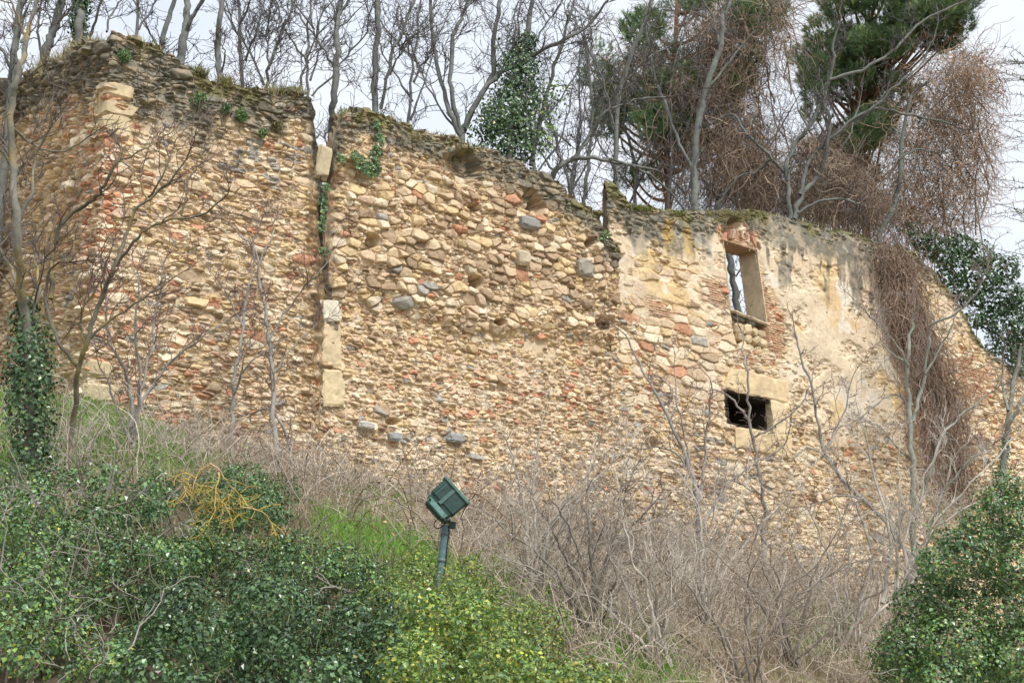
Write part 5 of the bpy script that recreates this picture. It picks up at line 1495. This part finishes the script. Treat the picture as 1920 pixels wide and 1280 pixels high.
# ------------------------------------------------------------------ floodlight
def floodlight():
    Y = 17.0; s = Y / FPX
    pole_top = at(836., 984., Y); base = at(827., 1062., Y); k = (base - pole_top) / np.linalg.norm(base - pole_top)
    g = float(gz(base[0], base[1])); foot_ = pole_top + k * ((pole_top[2] - g + .2) / -k[2])
    root = thing('floodlight', 'dark green floodlight tilted upward on a grey green pole', 'floodlight', tuple(foot_))
    GR = np.array([.026, .062, .054]); GL = np.array([.080, .160, .142])
    T = Tubes(); n = 14
    P = foot_ + (pole_top - foot_) * np.linspace(0, 1, n)[:, None]
    T.add(P, np.full(n, 7.3 * s), np.array([.105, .185, .195]), 18)
    link('pole', T.build('pole'), M_PAINT, root)
    h = unit(np.array([.992, .12, 0])); f = unit(h * .74 + UP * .67); a = np.array([h[1], -h[0], 0]); a = unit(a - f * (a @ f)); e = np.cross(f, a)   # f: beam, a: pivot axis (to viewer), e: completes
    if e[2] > 0: e = -e                                    # e points down-right
    cen = at(834., 940., Y - .1)
    S = 63 * s                                             # edge length

    def hull(name, prof, col, m, parent=root):
        """box stack along the beam: prof rows (pos along f, half e, half a); bevelled corners"""
        V = []; Q = []
        for (t, he, ha) in prof:
            b = .10 * min(he, ha)
            for (x, y) in ((he - b, ha), (he, ha - b), (he, -ha + b), (he - b, -ha), (-he + b, -ha), (-he, -ha + b), (-he, ha - b), (-he + b, ha)):
                V.append(cen + f * t + e * x + a * y)
        r = len(prof)
        for i in range(r - 1):
            for j in range(8): Q.append([i * 8 + j, i * 8 + (j + 1) % 8, (i + 1) * 8 + (j + 1) % 8, (i + 1) * 8 + j])
        tris = []
        for i in (0, r - 1):
            c = len(V); V.append(np.mean(V[i * 8:i * 8 + 8], 0))
            for j in range(8): tris.append([i * 8 + j, c, i * 8 + (j + 1) % 8] if i == 0 else [i * 8 + j, i * 8 + (j + 1) % 8, c])
        V = np.array(V)
        return link(name, mesh_np(name, V, quads=np.array(Q), tris=np.array(tris), col=np.broadcast_to(col, V.shape)), m, parent)

    H = S * .5
    body = hull('housing', [(-H * .98, H * .55, H * .42), (-H * .90, H * .72, H * .52), (-H * .62, H * .76, H * .55), (-H * .60, H * .86, H * .62), (-H * .25, H * .88, H * .64), (-H * .23, H * .96, H * .72), (H * .80, H * .98, H * .74)], GR, M_PAINT)
    hull('front_rim', [(H * .80, H * 1.06, H * .82), (H * .83, H * 1.08, H * .84), (H * .95, H * 1.08, H * .84), (H * .98, H * 1.04, H * .80)], GL * 1.2, M_PAINT)
    hull('glass', [(H * .965, H * .9, H * .68), (H * .99, H * .9, H * .68)], np.array([.03, .035, .04]), M_GLASS)
    # raised bands on the housing side
    V_, Q_ = [], []
    it = []
    for (t, he, c) in ((.16, .98, GL), (-.42, .84, GR * 1.6)):
        pass
    it.append((cen + f * (H * .18) - e * (H * .10), np.array([H * .62, H * .12, H * .775]), np.stack([f, e, a]), GL))
    for x in (-.80, -.66):
        it.append((cen + e * (H * x) + f * (H * .25), np.array([H * .55, H * .025, H * .765]), np.stack([f, e, a]), GL * .8))
    link('bands', boxes_mesh('bands', it, 9), M_PAINT, body)
    # yoke: two arms and a cross plate joined to the pole head
    it = []; bot = pole_top + UP * (3 * s)
    for sg in (1, -1):
        pv = cen - f * (H * .71) - e * (H * .62) + a * (sg * H * .90); lo = cen - f * (H * .71) + e * (H * .66) + a * (sg * H * .90); kn = bot + UP * .03 + a * (sg * H * .62)
        for A0, B0 in ((pv, lo), (lo, kn)):
            d = unit(B0 - A0); L = np.linalg.norm(B0 - A0); w = unit(np.cross(d, a))
            it.append(((A0 + B0) / 2, np.array([L / 2 + 3.2 * s, 4.6 * s, 1.3 * s]), np.stack([d, w, a]), GL * 1.5))
    it.append((bot + UP * .025, np.array([H * .86, 7 * s, 1.6 * s]), np.stack([a, unit(np.cross(UP, a)), UP]), GL))
    yk = link('bracket', boxes_mesh('bracket', it, 10), M_PAINT, root)
    T = Tubes(); pv = cen - f * (H * .71) - e * (H * .62) + a * (H * .94)
    T.add(np.array([pv, pv + a * .02, pv + a * .03]), np.array([2.6, 2.6, 1.2]) * s, GR, 10); link('pivot_bolt', T.build('pivot_bolt'), M_PAINT, yk)
    # gear box under the head and the cable loop
    it = [(pole_top + h * (12 * s) + UP * .0, np.array([6 * s, 9 * s, 6 * s]), np.stack([h, unit(np.cross(UP, h)), UP]), GR * .8)]
    link('junction_box', boxes_mesh('junction_box', it, 12), M_PAINT, root)
    T = Tubes(); ax_ = -k
    for t_ in (.10, .42):
        p_ = pole_top + k * t_
        T = Tubes(); T.add(np.array([p_ - k * .022, p_ - k * .018, p_ + k * .018, p_ + k * .022]), np.array([7.2, 8.3, 8.3, 7.2]) * s, np.array([.12, .16, .16]), 18); link('clamp', T.build('clamp'), M_PAINT, root)
    T = Tubes(); sd_ = unit(np.cross(k, FWD)); ln_ = [pole_top + k * q + sd_ * (7.6 * s) * (1 if q > .03 else .4) - FWD * (4 * s) + sd_ * .004 * math.sin(q * 19) for q in np.linspace(0, 1.2, 20)]
    T.add(np.array(ln_), np.full(20, 1.2 * s), np.array([.025, .025, .025]), 6); link('cable', T.build('cable'), M_RUBBER, root)
    T = Tubes()
    pts = [at(x, y, Y - .12) for x, y in ((818., 974.), (814., 982.), (817., 989.), (825., 989.), (832., 983.), (836., 978.))]
    T.add(catmull(pts, 20), np.full(20, 1.1 * s), np.array([.02, .02, .02]), 6); link('cable', T.build('cable'), M_RUBBER, root)
    return root


floodlight()

# ------------------------------------------------------------------ light, sky, camera
world = bpy.data.worlds.new('World'); bpy.context.scene.world = world; world.use_nodes = True
nt = world.node_tree; nt.nodes.clear()
o = nt.nodes.new('ShaderNodeOutputWorld'); bg = nt.nodes.new('ShaderNodeBackground'); sky = nt.nodes.new('ShaderNodeTexSky')
sky.sky_type = 'NISHITA'; sky.sun_disc = False
SUN = unit(np.array([.37, -.49, .79])); el = math.asin(SUN[2]); az = math.atan2(SUN[0], SUN[1])
sky.sun_elevation = el; sky.sun_rotation = az; sky.dust_density = 3.
tc = nt.nodes.new('ShaderNodeTexCoord'); nz = nt.nodes.new('ShaderNodeTexNoise'); nz.inputs['Scale'].default_value = 5.5; nz.inputs['Detail'].default_value = 5
nt.links.new(tc.outputs['Generated'], nz.inputs['Vector'])
rp = nt.nodes.new('ShaderNodeValToRGB'); rp.color_ramp.elements[0].position = .3; rp.color_ramp.elements[1].position = .7
rp.color_ramp.elements[0].color = (.76, .83, .93, 1); rp.color_ramp.elements[1].color = (.99, 1.0, 1.02, 1)
nt.links.new(nz.outputs['Fac'], rp.inputs['Fac'])
sc_ = nt.nodes.new('ShaderNodeVectorMath'); sc_.operation = 'SCALE'; sc_.inputs['Scale'].default_value = 5.05; nt.links.new(rp.outputs['Color'], sc_.inputs[0])
mx = nt.nodes.new('ShaderNodeMix'); mx.data_type = 'RGBA'; mx.inputs['Factor'].default_value = .9
nt.links.new(sky.outputs['Color'], mx.inputs[6]); nt.links.new(sc_.outputs['Vector'], mx.inputs[7])
nt.links.new(mx.outputs[2], bg.inputs['Color']); bg.inputs['Strength'].default_value = .1
nt.links.new(bg.outputs['Background'], o.inputs['Surface'])

sl = bpy.data.lights.new('sun', 'SUN'); sl.energy = 1.5; sl.angle = math.radians(11); sl.color = (1, .97, .92)
so = bpy.data.objects.new('sun', sl); C.objects.link(so); so.location = (5, -10, 30)
from mathutils import Vector
so.rotation_euler = Vector(tuple(-SUN)).to_track_quat('-Z', 'Y').to_euler()

cam = bpy.data.cameras.new('camera'); cam.sensor_width = 36; cam.lens = FPX / 1920 * 36; cam.clip_end = 2000; cam.clip_start = .1
co = bpy.data.objects.new('camera', cam); C.objects.link(co); co.location = tuple(EYE); co.rotation_euler = (math.pi / 2 + PITCH, 0, 0)
scn = bpy.context.scene; scn.camera = co
scn.view_settings.view_transform = 'Standard'; scn.view_settings.look = 'None'; scn.view_settings.gamma = 1; scn.view_settings.exposure = 1.18
scn.cycles.max_bounces = 6; scn.cycles.diffuse_bounces = 3; scn.cycles.glossy_bounces = 2; scn.cycles.transmission_bounces = 3
